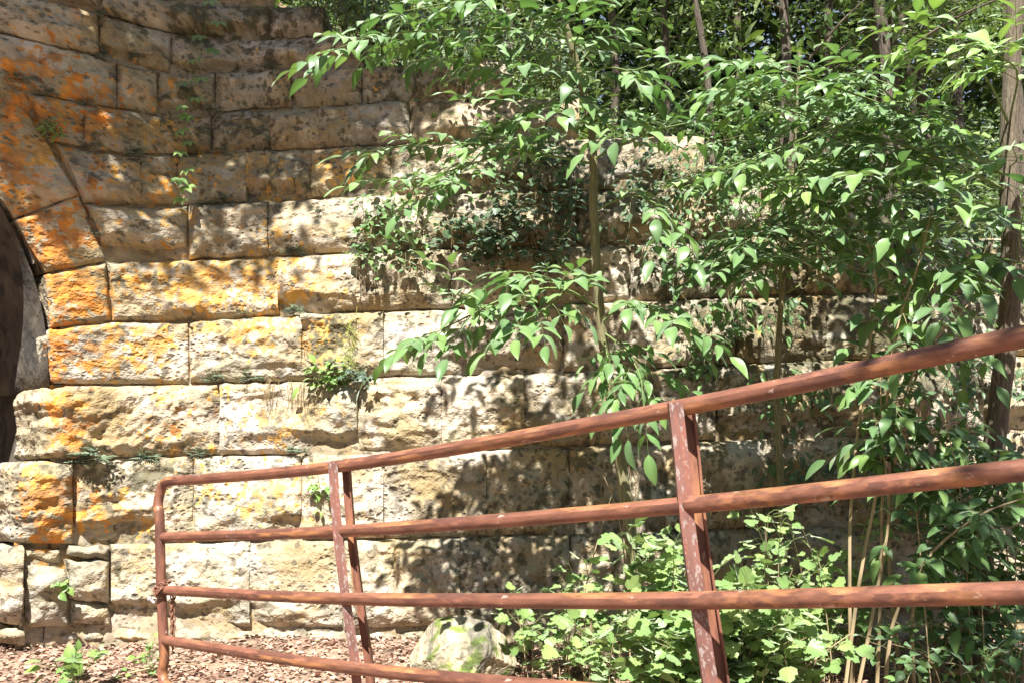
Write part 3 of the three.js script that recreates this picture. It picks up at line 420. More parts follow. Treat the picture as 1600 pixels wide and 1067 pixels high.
{
  const GX = [255, 530, 1062, 1600], GD = [4.4, 3.44, 2.39, 1.80];
  const rows = [[753, 728, 637, 526], [839, 830, 790, 734], [922, 935, 938, 926], [1000, 1041, 1090, 1118], [1070, 1140, 1235, 1310]];
  const pt = rows.map(r => { const q = r.map((y, i) => at(GX[i], y, GD[i])); const e = q[3].clone().sub(q[2]); q.push(q[3].clone().addScaledVector(e.multiplyScalar(1), 0.95)); return q; });
  const base = pt[4][0].clone();
  const g = thing('farm_gate', 'rusty tubular steel farm gate running across the foreground', 'gate', base.toArray());
  const gdir = V(1, 0, 1).normalize(), gn = V(-1, 0, 1).normalize(), RR = .0225;
  const curve = q => { const c = new THREE.CatmullRomCurve3(q, false, 'centripetal'), o = []; for (let i = 0; i <= 24; i++) o.push(c.getPoint(i / 24)); return o; };
  // bent outer pipe: top rail, rounded corner, end post, rounded corner, bottom rail
  const top = curve(pt[0]), bot = curve(pt[4]), tl = pt[0][0], bl = pt[4][0], post = [at(248, 800, 4.4), at(250, 880, 4.4), at(253, 960, 4.4), at(256, 1030, 4.4)], path = [];
  for (let i = 24; i >= 1; i--) path.push(top[i]);
  path.push(tl.clone().add(V(.03, .002, .03)), tl.clone().add(V(.0, -.012, 0)), tl.clone().add(V(-.022, -.05, -.012)).lerp(post[0], .15), tl.clone().add(V(-.03, -.1, -.015)).lerp(post[0], .4), ...post, bl.clone().add(V(-.012, .05, -.01)), bl.clone().add(V(.01, .005, .01)));
  for (let i = 1; i <= 24; i++) path.push(bot[i]);
  add('outer_pipe', local(tube(path, RR, RR, 220, 14), base), rust, g);
  const pp = new THREE.CatmullRomCurve3([tl, ...post, bl]);
  for (let r = 1; r < 4; r++) { const q = curve(pt[r]); const px = pp.getPoint(r / 4.2); q[0].x = lerp(q[0].x, post[Math.min(3, r)].x, .5); add('rail', local(tube(q, RR * .97, RR * .97, 90, 14), base), rust, g); }
  const sweep = (prof, path2) => { const pos = [], uv = [], idx = [], n = prof.length; let s = 0; path2.forEach((p, i) => { if (i) s += p.distanceTo(path2[i - 1]); let acc = 0; for (let k = 0; k <= n; k++) { const [a, b] = prof[k % n]; if (k) acc += Math.hypot(a - prof[k - 1][0], b - prof[k - 1][1]); const v = p.clone().addScaledVector(gdir, a).addScaledVector(gn, b); pos.push(v.x, v.y, v.z); uv.push(acc, s); if (i + 1 < path2.length && k < n) { const o = i * (n + 1) + k; idx.push(o, o + 1, o + n + 1, o + 1, o + n + 2, o + n + 1); } } }); const q = geom(pos, idx, uv); return q.toNonIndexed(); };
  const braceAt = (cols) => {
    const ctr = []; const c = new THREE.CatmullRomCurve3(cols.map(q => at(...q))); for (let i = 0; i <= 16; i++) ctr.push(c.getPoint(i / 16));
    const w = .024, th = .005, L1 = [[-w, 0], [-w, .0], [-w * .15, .022], [w, 0], [w - th, -.003], [-w * .15, .022 - th * 1.4], [-w + th, -.003]];
    for (const sgn of [1, -1]) { const gg = sweep(sgn > 0 ? L1 : L1.map(([a, b]) => [-a, -b]), ctr.map(p => p.clone().addScaledVector(gn, sgn * (RR + .003)))); gg.computeVertexNormals(); add('brace', local(gg, base), sgn > 0 ? galv : rust, g); }
  };
  braceAt([[530, 722, 3.44], [538, 832, 3.44], [551, 937, 3.44], [566, 1042, 3.44], [572, 1145, 3.44]]);
  braceAt([[1064, 630, 2.39], [1074, 720, 2.39], [1080, 790, 2.39], [1100, 940, 2.39], [1122, 1090, 2.39], [1136, 1240, 2.39]]);
  const e0 = pt[0][4], e1 = pt[4][4]; add('hinge_post', local(tube([e1.clone().add(V(.05, -1.0, .05)), e1.clone().lerp(e0, .5).add(V(.06, 0, .06)), e0.clone().add(V(.06, .25, .06))], .075, .07, 12, 14, .1), base), bark, g);
  // chain round the end post with its bolt
  const ch = thing('rusty_chain', 'short rusty chain looped round the gate end post', 'chain', at(252, 915, 4.4).toArray()), co = at(252, 915, 4.4), links = [];
  const link = (p, d, roll) => { const t = new THREE.TorusGeometry(.011, .0032, 6, 12); t.scale(1, 1.45, 1); t.rotateY(roll); const q = new THREE.Quaternion().setFromUnitVectors(V(0, 1, 0), d.clone().normalize()); t.applyQuaternion(q); t.translate(p.x, p.y, p.z); return t; };
  let n = 0; for (let i = 0; i < 11; i++) { const a = i / 11 * Math.PI * 2, p = at(252, 915, 4.4).add(V(Math.cos(a) * .03, Math.cos(a) * .02, Math.sin(a) * .03)); links.push(link(p, V(-Math.sin(a), 0, Math.cos(a)), n++ % 2 * 1.5)); }
  for (let i = 0; i < 9; i++) { const p = at(lerp(250, 238, i / 8), lerp(922, 936, i / 8), 4.36); if (i < 4) links.push(link(p, V(-.7, -.8, 0), n++ % 2 * 1.5)); }
  for (let i = 0; i < 15; i++) { const p = at(269 + Math.sin(i) * .6, lerp(926, 1010, i / 14), 4.37); links.push(link(p, V(rs(.1), -1, 0), n++ % 2 * 1.5)); }
  add('links', local(mergeGeometries(links), co), rust, ch);
  const bp = at(236, 938, 4.36), bolt = new THREE.CylinderGeometry(.006, .006, .035, 8); bolt.rotateZ(.9); const nut = new THREE.CylinderGeometry(.012, .012, .01, 6); nut.rotateZ(.9); nut.translate(-.01, .008, 0); const b2 = mergeGeometries([bolt, nut]); b2.translate(bp.x, bp.y, bp.z);
  add('bolt', local(b2, co), new THREE.MeshStandardMaterial({ color: lin(.5, .52, .56), roughness: .45, metalness: .6 }), ch);
}

// ---------------------------------------------------------------- rocks
function rock(name, label, p, sx, sy, sz, sd2, mossy) {
  const g = new THREE.IcosahedronGeometry(1, 34), a = g.attributes.position, uv = [], col = [];
  for (let i = 0; i < a.count; i++) { const v = V(a.getX(i), a.getY(i), a.getZ(i)); const c = v.clone(); for (const n of [V(.8, .5, .3), V(-.7, .6, .4), V(.1, .95, .3), V(0, .2, 1), V(-.5, -.2, .8), V(.7, -.3, .7)]) { n.normalize(); const dd = c.dot(n) - (.74 + .1 * vn(n.x * 9 + sd2, n.y * 9, sd2)); if (dd > 0) c.addScaledVector(n, -dd); } c.multiplyScalar(1 + .1 * fbm(v.x * 2 + sd2, v.y * 2, v.z * 2, 4) + .03 * fbm(v.x * 9, v.y * 9, v.z * 9 + sd2, 3)); const gm = sstep(.0, .25, fbm(v.x * 3 + sd2, v.y * 3, v.z * 3, 4) + mossy * .7 - .35), f = 1 + .35 * fbm(v.x * 14, v.y * 14, v.z * 14, 2); col.push(lerp(.9, .42, gm) * f, lerp(.88, .62, gm) * f, lerp(.75, .16, gm) * f); a.setXYZ(i, c.x * sx, c.y * sy, c.z * sz); uv.push(c.x * sx * 1.5 + .3, (c.y + c.z * .7) * sy * 1.5); }
  g.setAttribute('uv', new THREE.Float32BufferAttribute(uv, 2)); g.setAttribute('color', new THREE.Float32BufferAttribute(col, 3)); g.computeVertexNormals();
  const m = add(name, g, rockMat); m.position.copy(p); return tag(m, label, 'rock');
}
const rockMat = new THREE.MeshStandardMaterial({ map: tileMap, bumpMap: tileBump, bumpScale: .02, roughness: .95, vertexColors: true });
{ const p = at(720, 1022, 5.25); p.y = groundY(p.x, 5.25) + .1; rock('mossy_boulder', 'pale boulder with green moss on top, lying at the foot of the wall', p, .285, .25, .22, 4, .55); const q = at(1535, 1000, 4.95); q.y = groundY(q.x, 4.95) + .06; rock('mossy_rock', 'dark moss covered rock at the foot of the right edge trunk', q, .17, .14, .15, 9, .9); }

// ---------------------------------------------------------------- shrubs and herbs
// gooseberry like thicket in front of the brace
function bush(name, label, cat, base, stems, opt) {
  const o = base.clone(); o.y = groundY(o.x, -o.z) - .02; const t = thing(name, label, cat, o.toArray(), opt.group), f = new Foliage(), st = [];
  for (const s of stems) { const pts = s.map(q => at(...q)); if (!opt.free) { pts[0].y = groundY(pts[0].x, -pts[0].z) - .03; } const c = new THREE.CatmullRomCurve3(pts, false, 'centripetal'); st.push(tube(pts, opt.r0, opt.r1, 14, 5)); const L = c.getLength();
    for (let l = opt.from * L; l < L; l += opt.step * rr(.6, 1.4)) { const p = c.getPointAt(l / L), tg = c.getTangentAt(l / L), dir = rv(1).setY(rs(.5)).addScaledVector(tg, .4).normalize();
      if (opt.pin) f.pinnate(p, dir, opt.size * rr(.75, 1.2), opt.pin, opt.pal, opt.droop); else { const q = p.clone().addScaledVector(dir, opt.size * rr(.5, 1.4)); f.twig([p, p.clone().lerp(q, .5).add(V(0, .01, 0)), q], .0014, .001, 2, 3); f.leaf(q, dir.clone().add(V(0, -opt.droop * rr(.3, 1), 0)), opt.size * rr(.65, 1.25), opt.shapes, opt.pal, opt.nk || .5); } } }
  for (const g of st) add('stem', local(g, o), opt.stemMat || tanStem, t); f.finish(t, opt.most, opt.stemMat || greenStem, o); return t;
}
reseed(501);
const fan = (cx, cy, d, n, w, h, dd = .5) => { const out = []; for (let i = 0; i < n; i++) { const x = cx + rs(w * .5), d0 = d + rs(dd * .5), tx2 = x + rs(w * .55), hy = cy - h * rr(.35, 1); out.push([[x, cy + 15, d0], [lerp(x, tx2, .35) + rs(10), lerp(cy, hy, .55), d0 - rs(.1)], [tx2, hy, d0 - rr(0, .25)]]); } return out; };
bush('gooseberry_shrub', 'low shrub of pale lobed leaves behind the second gate brace', 'shrub', at(1090, 1060, 4.4), [...fan(1040, 1075, 4.5, 34, 230, 150), ...fan(1170, 1070, 4.5, 26, 170, 170), ...fan(1030, 1000, 4.75, 9, 60, 180)], { r0: .003, r1: .0013, from: .15, step: .024, size: .072, droop: .25, shapes: gooseLeaf, pal: 'goose', most: 300, nk: .55 });
bush('gooseberry_shrub', 'sparse lobed shrub in deep shade between the brace and brown stalks', 'shrub', at(1230, 1060, 4.9), [...fan(1230, 1020, 5.0, 14, 150, 230), ...fan(1330, 1010, 5.1, 8, 120, 260)], { r0: .004, r1: .0015, from: .25, step: .035, size: .065, droop: .3, shapes: gooseLeaf, pal: 'goose', most: 120 });
bush('gooseberry_shrub', 'small lobed shrub beside the mossy boulder', 'shrub', at(850, 1040, 5.0), [...fan(850, 1030, 5.1, 9, 120, 110), ...fan(930, 1000, 5.2, 6, 70, 140)], { r0: .0035, r1: .0013, from: .25, step: .035, size: .062, droop: .25, shapes: gooseLeaf, pal: 'goose', most: 90 });
bush('shade_herbs', 'dark leafy herbs in the lower right corner under the gate', 'shrub', at(1480, 1060, 4.4), [...fan(1480, 1062, 4.5, 12, 180, 60), ...fan(1430, 1050, 4.9, 8, 160, 90), ...fan(1580, 1040, 4.6, 4, 40, 60)], { r0: .003, r1: .0013, from: .25, step: .035, size: .06, droop: .3, shapes: roundLeaf, pal: 'ash', most: 120 });
bush('honeysuckle_shrub', 'shrub of bent tan stalks with hanging leaves behind the right rails', 'shrub', at(1380, 1040, 4.5),
  [[[1310, 1040, 4.6], [1345, 900, 4.6], [1372, 760, 4.55], [1385, 640, 4.5], [1400, 520, 4.45], [1440, 400, 4.4], [1455, 335, 4.35]], [[1325, 1045, 4.55], [1370, 930, 4.5], [1390, 800, 4.5], [1380, 690, 4.5], [1375, 560, 4.5]], [[1365, 1050, 4.6], [1378, 900, 4.6], [1384, 740, 4.55], [1440, 560, 4.45], [1520, 470, 4.35]], [[1375, 1050, 4.5], [1400, 960, 4.45], [1460, 860, 4.35], [1540, 800, 4.25], [1610, 775, 4.2]], [[1420, 960, 4.6], [1440, 900, 4.5], [1520, 850, 4.4], [1600, 815, 4.3]], [[1325, 1000, 4.7], [1330, 800, 4.7], [1350, 600, 4.65], [1370, 440, 4.6], [1350, 360, 4.5]], [[1410, 1040, 4.7], [1390, 850, 4.7], [1410, 650, 4.65], [1470, 540, 4.6], [1550, 560, 4.5]]],
  { r0: .012, r1: .0025, from: .5, step: .045, size: .12, droop: .9, pin: 1, pal: 'ash', most: 230, stemMat: tanStem });
bush('leafy_shrub', 'bushy shrub hanging over the right end of the top rail', 'shrub', at(1560, 1040, 4.5), [...fan(1540, 900, 4.55, 10, 140, 260), ...fan(1500, 760, 4.6, 6, 160, 160)], { r0: .004, r1: .0018, from: .25, step: .045, size: .1, droop: .7, pin: 1, pal: 'ash', most: 200 });
bush('sprig_plant', 'young plant with broad leaves at the left gate end', 'plant', at(112, 1072, 5.2), [[[112, 1085, 5.2], [115, 1050, 5.2], [118, 1012, 5.18]], [[112, 1085, 5.2], [95, 1055, 5.15], [85, 1035, 5.1]], [[112, 1085, 5.2], [130, 1050, 5.15], [145, 1030, 5.1]], [[112, 1085, 5.2], [115, 1060, 5.05], [110, 1045, 5.0]]], { r0: .004, r1: .002, from: .2, step: .028, size: .085, droop: .35, shapes: roundLeaf, pal: 'lime', most: 60, stemMat: greenStem });
for (const [x, y, s, l] of [[233, 1030, .05, 'small light green seedling right of the gate end post foot'], [207, 1062, .045, 'tiny seedling low on the litter left of the gate post'], [238, 1015, .04, 'tiny sprout close to the wall base by the gate post']]) bush('seedling', l, 'plant', at(x, y, 5.35), [[[x, y + 10, 5.35], [x, y - 4, 5.35], [x + 2, y - 14, 5.34]], [[x, y + 10, 5.35], [x - 8, y - 6, 5.33]].concat([[x - 11, y - 9, 5.33]])], { r0: .002, r1: .001, from: .3, step: .02, size: s, droop: .3, shapes: roundLeaf, pal: 'lime', most: 14, stemMat: greenStem });

// climbers and thickets rooted in the wall's joints
function wallPlant(name, label, cat, px, py, stems, opt) {
  const o = onWall(px, py, 0), t = thing(name, label, cat, o.toArray(), opt.group), f = new Foliage(), st = [];
  for (const s of stems) { const pts = s.map(([x, y, out]) => onWall(x, y, out)); const c = new THREE.CatmullRomCurve3(pts, false, 'centripetal'); st.push(tube(pts, opt.r0 || .003, opt.r1 || .0012, 10, 4)); const L = c.getLength(); if (!opt.shapes) continue;
    for (let l = (opt.from ?? .1) * L; l <= L; l += opt.step * rr(.6, 1.4)) { const p = c.getPointAt(Math.min(1, l / L)), dir = V(rs(1), rs(.6), rr(.1, .9)).normalize(), q = p.clone().addScaledVector(dir, opt.size * rr(.3, .9)); f.twig([p, q], .0012, .0009, 1, 3); f.leaf(q, dir.clone().add(V(0, -(opt.droop ?? .4), 0)), opt.size * rr(.65, 1.25), opt.shapes, opt.pal, .45); } }
  if (st.length) add('stems', local(mergeGeometries(st), o), opt.stemMat || stemMat, t).userData.kind = 'stuff'; f.finish(t, opt.most || 60, opt.stemMat || greenStem, o); return t;
}
{ // creeper strand: leaves where they hang
  const pts = [[313, 12], [330, 45], [300, 66], [325, 88], [290, 102], [303, 131], [279, 137], [294, 162], [271, 174], [281, 189], [270, 211], [286, 230], [269, 245], [284, 272], [269, 287], [280, 299], [275, 318]];
  const o = onWall(300, 0, .05), t = thing('creeper_strand', 'thin creeper strand with five part leaves hanging down the upper wall', 'vine', o.toArray()), f = new Foliage();
  add('stem', local(tube([[310, -30], [312, 30], [305, 90], [285, 150], [277, 220], [276, 300], [276, 345]].map(q => onWall(q[0], q[1], .1)), .003, .0015, 24, 4), o), greenStem, t); reseed(640);
  for (const [x, y] of pts) { const p = onWall(x, y, .13), q = onWall(lerp(x, 290, .5), y + 4, .1); f.twig([q, p], .0012, .001, 1, 3); f.leaf(p, V(rs(.6), -.5, .6), .145 * rr(.85, 1.15), creeperLeaf, 'lime', .4, V(rs(.3), .6, .8)); } f.finish(t, 40, greenStem, o);
}
const strand = (cx, cy, w, h, n, out = .25) => { const o = []; for (let i = 0; i < n; i++) { const x = cx + rs(w / 2), y = cy + rs(h / 3); o.push([[x, y, -.02], [x + rs(18), y - rr(5, h * .3), out * rr(.3, .8)], [x + rs(w * .25), y + rs(h * .45), out * rr(.5, 1.2)]]); } return o; };
const hang = (cx, cy, w, h, n) => { const o = []; for (let i = 0; i < n; i++) { const x = cx + rs(w / 2), y = cy + rs(8), l = h * rr(.4, 1); o.push([[x, y, .03], [x + rs(8), y + l * .4, .11], [x + rs(14), y + l, .07]]); } return o; };
reseed(700);
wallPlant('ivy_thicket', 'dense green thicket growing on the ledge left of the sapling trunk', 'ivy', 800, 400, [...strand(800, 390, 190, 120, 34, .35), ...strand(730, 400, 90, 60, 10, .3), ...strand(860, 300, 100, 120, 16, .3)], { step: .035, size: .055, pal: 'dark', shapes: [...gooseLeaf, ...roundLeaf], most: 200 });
wallPlant('ivy_thicket', 'leafy clump with hanging roots at the left edge of the greenery', 'ivy', 610, 420, [...strand(612, 400, 90, 100, 18, .25), ...strand(600, 340, 60, 80, 9, .25)], { step: .045, size: .052, pal: 'ash', shapes: [...gooseLeaf, ...roundLeaf], most: 110 });
wallPlant('ivy_thicket', 'leafy stems spreading across the wall under the sapling branch tips', 'ivy', 700, 300, [...strand(720, 300, 150, 90, 16, .3), ...strand(830, 250, 120, 80, 12, .35)], { step: .05, size: .055, pal: 'ash', shapes: roundLeaf, most: 120 });
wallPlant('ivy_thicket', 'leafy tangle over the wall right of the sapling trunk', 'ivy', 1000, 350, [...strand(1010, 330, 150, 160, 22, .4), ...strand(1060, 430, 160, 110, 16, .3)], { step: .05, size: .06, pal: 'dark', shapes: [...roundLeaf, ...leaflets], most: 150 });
wallPlant('ivy_thicket', 'leafy tangle hanging over the wall top in the right middle', 'ivy', 1200, 350, [...strand(1190, 330, 240, 160, 40, .5), ...strand(1290, 400, 220, 120, 24, .4)], { step: .05, size: .062, pal: 'ash', shapes: [...roundLeaf, ...leaflets], most: 220 });
wallPlant('ivy_thicket', 'sunlit vine leaves on the wall left of the honeysuckle stalks', 'ivy', 1180, 500, [...strand(1170, 520, 180, 140, 14, .35), ...strand(1090, 570, 60, 90, 10, .2), ...strand(1230, 640, 110, 100, 8, .35)], { step: .06, size: .075, pal: 'ash', shapes: [...leaflets, ...roundLeaf], most: 150, droop: .9 });
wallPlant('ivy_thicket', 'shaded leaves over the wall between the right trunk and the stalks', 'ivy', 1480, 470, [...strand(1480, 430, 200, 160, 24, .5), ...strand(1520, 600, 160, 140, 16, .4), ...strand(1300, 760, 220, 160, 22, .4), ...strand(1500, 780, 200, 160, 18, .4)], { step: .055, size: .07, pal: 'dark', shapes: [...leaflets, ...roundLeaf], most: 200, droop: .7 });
wallPlant('dry_roots', 'tangle of dry hanging roots and grass on the ledge by the leafy clump', 'roots', 620, 425, [...hang(620, 420, 120, 55, 40), ...hang(700, 420, 70, 40, 16)], { r0: .0022, r1: .001, stemMat: tanStem });
wallPlant('dry_roots', 'dry roots hanging behind the sapling trunk', 'roots', 780, 370, [...hang(800, 340, 180, 70, 36)], { r0: .0022, r1: .001, stemMat: tanStem });
wallPlant('dry_roots', 'dry twigs hanging from the wall top under the upper branches', 'roots', 690, 130, [...hang(700, 105, 160, 70, 44)], { r0: .0022, r1: .001, stemMat: tanStem });
wallPlant('dry_roots', 'brown dead stems against the wall right of the sapling foot', 'roots', 1160, 800, [...hang(1160, 740, 200, 170, 36), ...hang(960, 720, 80, 150, 10)], { r0: .003, r1: .0012, stemMat: tanStem });
wallPlant('hanging_grass', 'thin dry grass hanging from the ledge above the first gate panel', 'grass tuft', 455, 600, hang(455, 600, 110, 70, 40), { r0: .0018, r1: .0008, stemMat: tanStem });
{ reseed(720); const s = []; for (let i = 0; i < 60; i++) { const y = rr(500, 590), x = 553 + (y - 500) * -.06; s.push([[x, y, .05], [x + rs(12), y + 4, .1], [x + rs(20), y + rr(12, 26), .1]]); } s.push([[560, 470, .02], [555, 530, .07], [548, 600, .06]]); wallPlant('horsetail_plume', 'yellow green feathery plume hanging down the wall beside a sunlit ledge', 'plant', 560, 475, s, { r0: .0018, r1: .0007, stemMat: new THREE.MeshStandardMaterial({ color: lin(.33, .38, .08), roughness: .8 }) }); }
wallPlant('ledge_weed', 'leafy green weed on the ledge left of the feathery plume', 'plant', 515, 592, strand(515, 590, 60, 40, 12, .15), { step: .03, size: .055, pal: 'lime', shapes: roundLeaf, most: 60 });
wallPlant('ledge_weed', 'blue green five part leaf weed right of the feathery plume', 'plant', 568, 592, strand(566, 592, 40, 22, 5, .2), { step: .05, size: .085, pal: 'blue', shapes: creeperLeaf, most: 30 });
wallPlant('ledge_weed', 'single drooping leaf stalk below the sunlit ledge', 'plant', 485, 600, [[[486, 555, -.02], [484, 590, .12], [483, 625, .14]], [[482, 590, .0], [481, 560, .1], [482, 556, .12]]], { from: .8, step: .1, size: .09, pal: 'lime', shapes: [leaflets[1]], droop: 1, most: 10 });
wallPlant('ledge_weed', 'light green sprig on the wall behind the first gate brace', 'plant', 505, 770, [[[506, 800, .0], [503, 770, .06], [500, 742, .08]], [[506, 800, .0], [512, 780, .08], [516, 755, .09]], [[505, 790, 0], [492, 770, .07], [490, 755, .08]]], { from: .3, step: .025, size: .06, pal: 'lime', shapes: roundLeaf, most: 40 });
wallPlant('ledge_weed', 'small green sprig in the broken stones near the tunnel mouth', 'plant', 85, 915, strand(84, 915, 16, 20, 4, .12), { from: .3, step: .03, size: .055, pal: 'lime', shapes: roundLeaf, most: 20 });
wallPlant('ledge_weed', 'grassy bright green tuft growing out of the arch joint', 'plant', 72, 215, strand(78, 212, 34, 26, 10, .14), { step: .02, size: .04, pal: 'lime', shapes: [leaflets[2]], most: 60 });
// small ferns in the joints
const fernLeaf = geom([0, 0, 0, .45, .05, .2, 1, -.08, 0, .45, .05, -.2], [0, 1, 2, 0, 2, 3], null, new Array(12).fill(1));
const ferns = [[132, 718, 60, 'wide pale fern on the joint above the lowest orange patch'], [232, 716, 34, 'dark fern on the joint left of the gate corner'], [318, 708, 26, 'faint fern on the joint above the gate corner'], [463, 706, 30, 'fern on the joint left of the first gate brace top'], [455, 397, 36, 'fern in the joint left of the thicket'], [428, 350, 22, 'small fern in an open pit above the fern joint'], [497, 335, 30, 'dark tuft in a vertical streak in mid wall'], [345, 318, 34, 'dark fern low in the middle course right of the creeper'], [213, 300, 30, 'dark fern left of the creeper tip'], [238, 298, 20, 'smaller dark fern beside the creeper tip'], [207, 243, 40, 'large dark fern clump left of the creeper strand'], [143, 232, 30, 'fern at the foot of the dark vertical joint'], [132, 165, 34, 'fern at the top of the dark vertical joint'], [130, 196, 26, 'fern midway down the dark vertical joint'], [68, 148, 28, 'fern in the joint over the arch ring'], [25, 128, 40, 'dark fern at the joint near the left edge'], [165, 90, 32, 'dark fern at the upper joint corner'], [152, 28, 30, 'dark fern high up above the upper joint corner'], [215, 92, 28, 'fern in the upper crevice left of the creeper'], [333, 176, 28, 'fern right of the creeper strand'], [250, 158, 30, 'dark fern close left of the creeper strand'], [346, 238, 26, 'fern in the long open joint right of the creeper'], [460, 488, 34, 'grey green fern above the pale ledge block'], [330, 592, 40, 'low fern on the ledge below the orange block'], [392, 592, 34, 'low grey fern right on the sunlit ledge'], [300, 705, 20, 'tiny fern left of the faint joint fern'], [155, 368, 18, 'tiny fern on the arch ring edge'], [505, 300, 20, 'tiny dark fern above the vertical streak'], [420, 105, 30, 'grassy fern tuft on the shaded top joint'], [380, 490, 22, 'small fern under the long lichen block'], [205, 20, 26, 'dark fern near the top left of the wall'], [430, 250, 18, 'tiny fern under the open joint in mid wall'], [560, 395, 24, 'fern at the left foot of the leafy clump'], [780, 585, 18, 'tiny fern on the wall under the sapling leaves'], [340, 840, 16, 'tiny fern above the second gate rail near the post']];
ferns.forEach(([x, y, s, l], i) => {
  reseed(900 + i); const o = onWall(x, y, 0), gs = [], n = Math.round(s / 2.4) + 5, k = s * PXM * .85; const pal = y > 480 ? [[.12, .19, .085], [.17, .25, .13], [.08, .14, .05]] : [[.035, .075, .03], [.055, .11, .045], [.08, .15, .05]];
  for (let q = 0; q < n; q++) { const a = rs(1.5), out = rr(.15, .9), len = k * rr(.35, .75), dir = V(Math.sin(a), Math.cos(a) * .5 + .15 + rs(.4), out).normalize(), st = onWall(x + rs(s * .4), y + rs(s * .13), .01), c = pick(pal), m = 5;
    for (let j = 1; j <= m; j++) { const p = st.clone().addScaledVector(dir, len * j / m).add(V(0, -len * .35 * (j / m) ** 2, 0)), side = dir.clone().cross(V(0, 1, 0)).normalize(); for (const sg of [-1, 1]) { const g = fernLeaf.clone(); const at2 = g.attributes.color; for (let v = 0; v < at2.count; v++) at2.setXYZ(v, c[0], c[1], c[2]); g.applyMatrix4(basis(p, dir.clone().multiplyScalar(.5).addScaledVector(side, sg).add(V(0, -.2, 0)), V(rs(.3), .8, .5), len * .5 * (1.15 - j / m * .7))); gs.push(g); } } }
  const mesh = add('wall_fern', local(mergeGeometries(gs), o), leafMat([1, 1, 1], 'mix')); mesh.position.copy(o); tag(mesh, l, 'fern', 'small ferns in the wall joints');
});

// dead brown leaves caught in the honeysuckle
{ reseed(980); const o = at(1420, 620, 4.5), t = thing('dead_leaves', 'withered brown leaves hanging from the stalks below the top rail', 'dead leaves', o.toArray()), f = new Foliage();
  for (const [x, y, n] of [[1385, 640, 7], [1410, 690, 6], [1440, 630, 6], [1455, 700, 5], [1480, 640, 4], [1395, 720, 4], [1470, 730, 3]]) { const top = at(x, y - 40, 4.5); f.twig([top, at(x + 4, y - 15, 4.48), at(x, y, 4.47)], .002, .001, 3, 3); for (let i = 0; i < n; i++) f.leaf(at(x + rs(10), y + rs(18), 4.47 + rs(.05)), V(rs(.4), -1, rs(.4)), .085 * rr(.6, 1.1), [leaflets[2], leaflets[3]], 'dry', .6, V(rs(1), .2, 1)); }
  f.finish(t, 60, tanStem, o); }

// ---------------------------------------------------------------- loose stuff on the ground
function instanced(name, geo, mat, mats, cols, parent = scene, kind = 'stuff') { const m = new THREE.InstancedMesh(geo, mat, mats.length); m.name = parent === scene ? numbered(name) : name; mats.forEach((q, i) => { m.setMatrixAt(i, q); m.setColorAt(i, cols[i]); }); m.castShadow = m.receiveShadow = true; if (kind) m.userData.kind = kind; parent.add(m); return m; }
const plainLeaf = geom([0, 0, 0, .3, .05, .2, .7, .02, .17, 1, -.12, 0, .7, .02, -.17, .3, .05, -.2, .5, -.02, 0], [0, 1, 6, 1, 2, 6, 2, 3, 6, 3, 4, 6, 4, 5, 6, 5, 0, 6]);
const litterLeaf = geom([0, 0, 0, .3, .16, .26, .75, .2, .2, 1, .05, 0, .75, .12, -.2, .3, .2, -.26, .5, 0, 0], [0, 1, 6, 1, 2, 6, 2, 3, 6, 3, 4, 6, 4, 5, 6, 5, 0, 6]);
const leafInst = new THREE.MeshPhysicalMaterial({ color: 0xffffff, roughness: 1, transmission: .42, thickness: 0, side: THREE.DoubleSide, clearcoat: .5, clearcoatRoughness: .42 });
const litterMat = new THREE.MeshStandardMaterial({ color: 0xffffff, roughness: .85, side: THREE.DoubleSide });
{ reseed(1100); const ms = [], cs = []; for (let i = 0; i < 26000; i++) { const d = rr(3.4, 6.25), X = rr(-3.6, 3.2); if (X < -2.9 && d > 5.8) continue; const p = V(X, groundY(X, d) + rr(0, .018), -d), s = rr(.014, .045), a = rr(0, 6.3); ms.push(basis(p, V(Math.cos(a), rs(.25), Math.sin(a)), V(rs(.6), 1, rs(.6)), s)); const k = rr(.6, 1.25), w = rnd(); cs.push(lin(.40 * k, lerp(.21, .30, w) * k, lerp(.15, .22, w) * k)); }
  tag(instanced('leaf_litter', litterLeaf, litterMat, ms, cs), 'dry pinkish brown leaf litter along the foot of the wall', 'leaf litter', null, 'stuff'); }
{ reseed(1110); const spots = [[880, 1000, 960, 760, 5.3], [985, 905, 938, 730, 5.2], [1385, 960, 1470, 1045, 4.6], [1240, 1055, 1330, 990, 4.4], [1150, 1000, 1280, 960, 4.7], [200, 1052, 350, 1040, 5.3], [1480, 1050, 1610, 1062, 4.6]]; const L = ['bare pale stem leaning behind the second rail left of the brace', 'thin dry stem arching beside the sapling trunk', 'straight dead stick slanting to the lower right ground', 'pale dead stick lying under the pale lobed shrub', 'dead twig lying through the pale lobed shrub', 'dead twig lying on the litter by the gate end post', 'weathered stick on the ground in the lower right corner'];
  spots.forEach((s, i) => { const a = at(s[0], s[1], s[4]), b = at(s[2], s[3], s[4]), m = a.clone().lerp(b, .5).add(V(rs(.03), .03, .02)), g0 = groundY(a.x, s[4]); if (i < 2 || a.y < g0) a.y = g0 - .02; if (i > 1) { b.y = Math.max(b.y, groundY(b.x, s[4]) + .01); } const t = tag(add('dead_stick', local(tube([a, m, b], i === 6 ? .016 : .006, i === 6 ? .01 : .002, 14, 5, .15), a), tanStem), L[i], 'stick'); t.position.copy(a); }); }

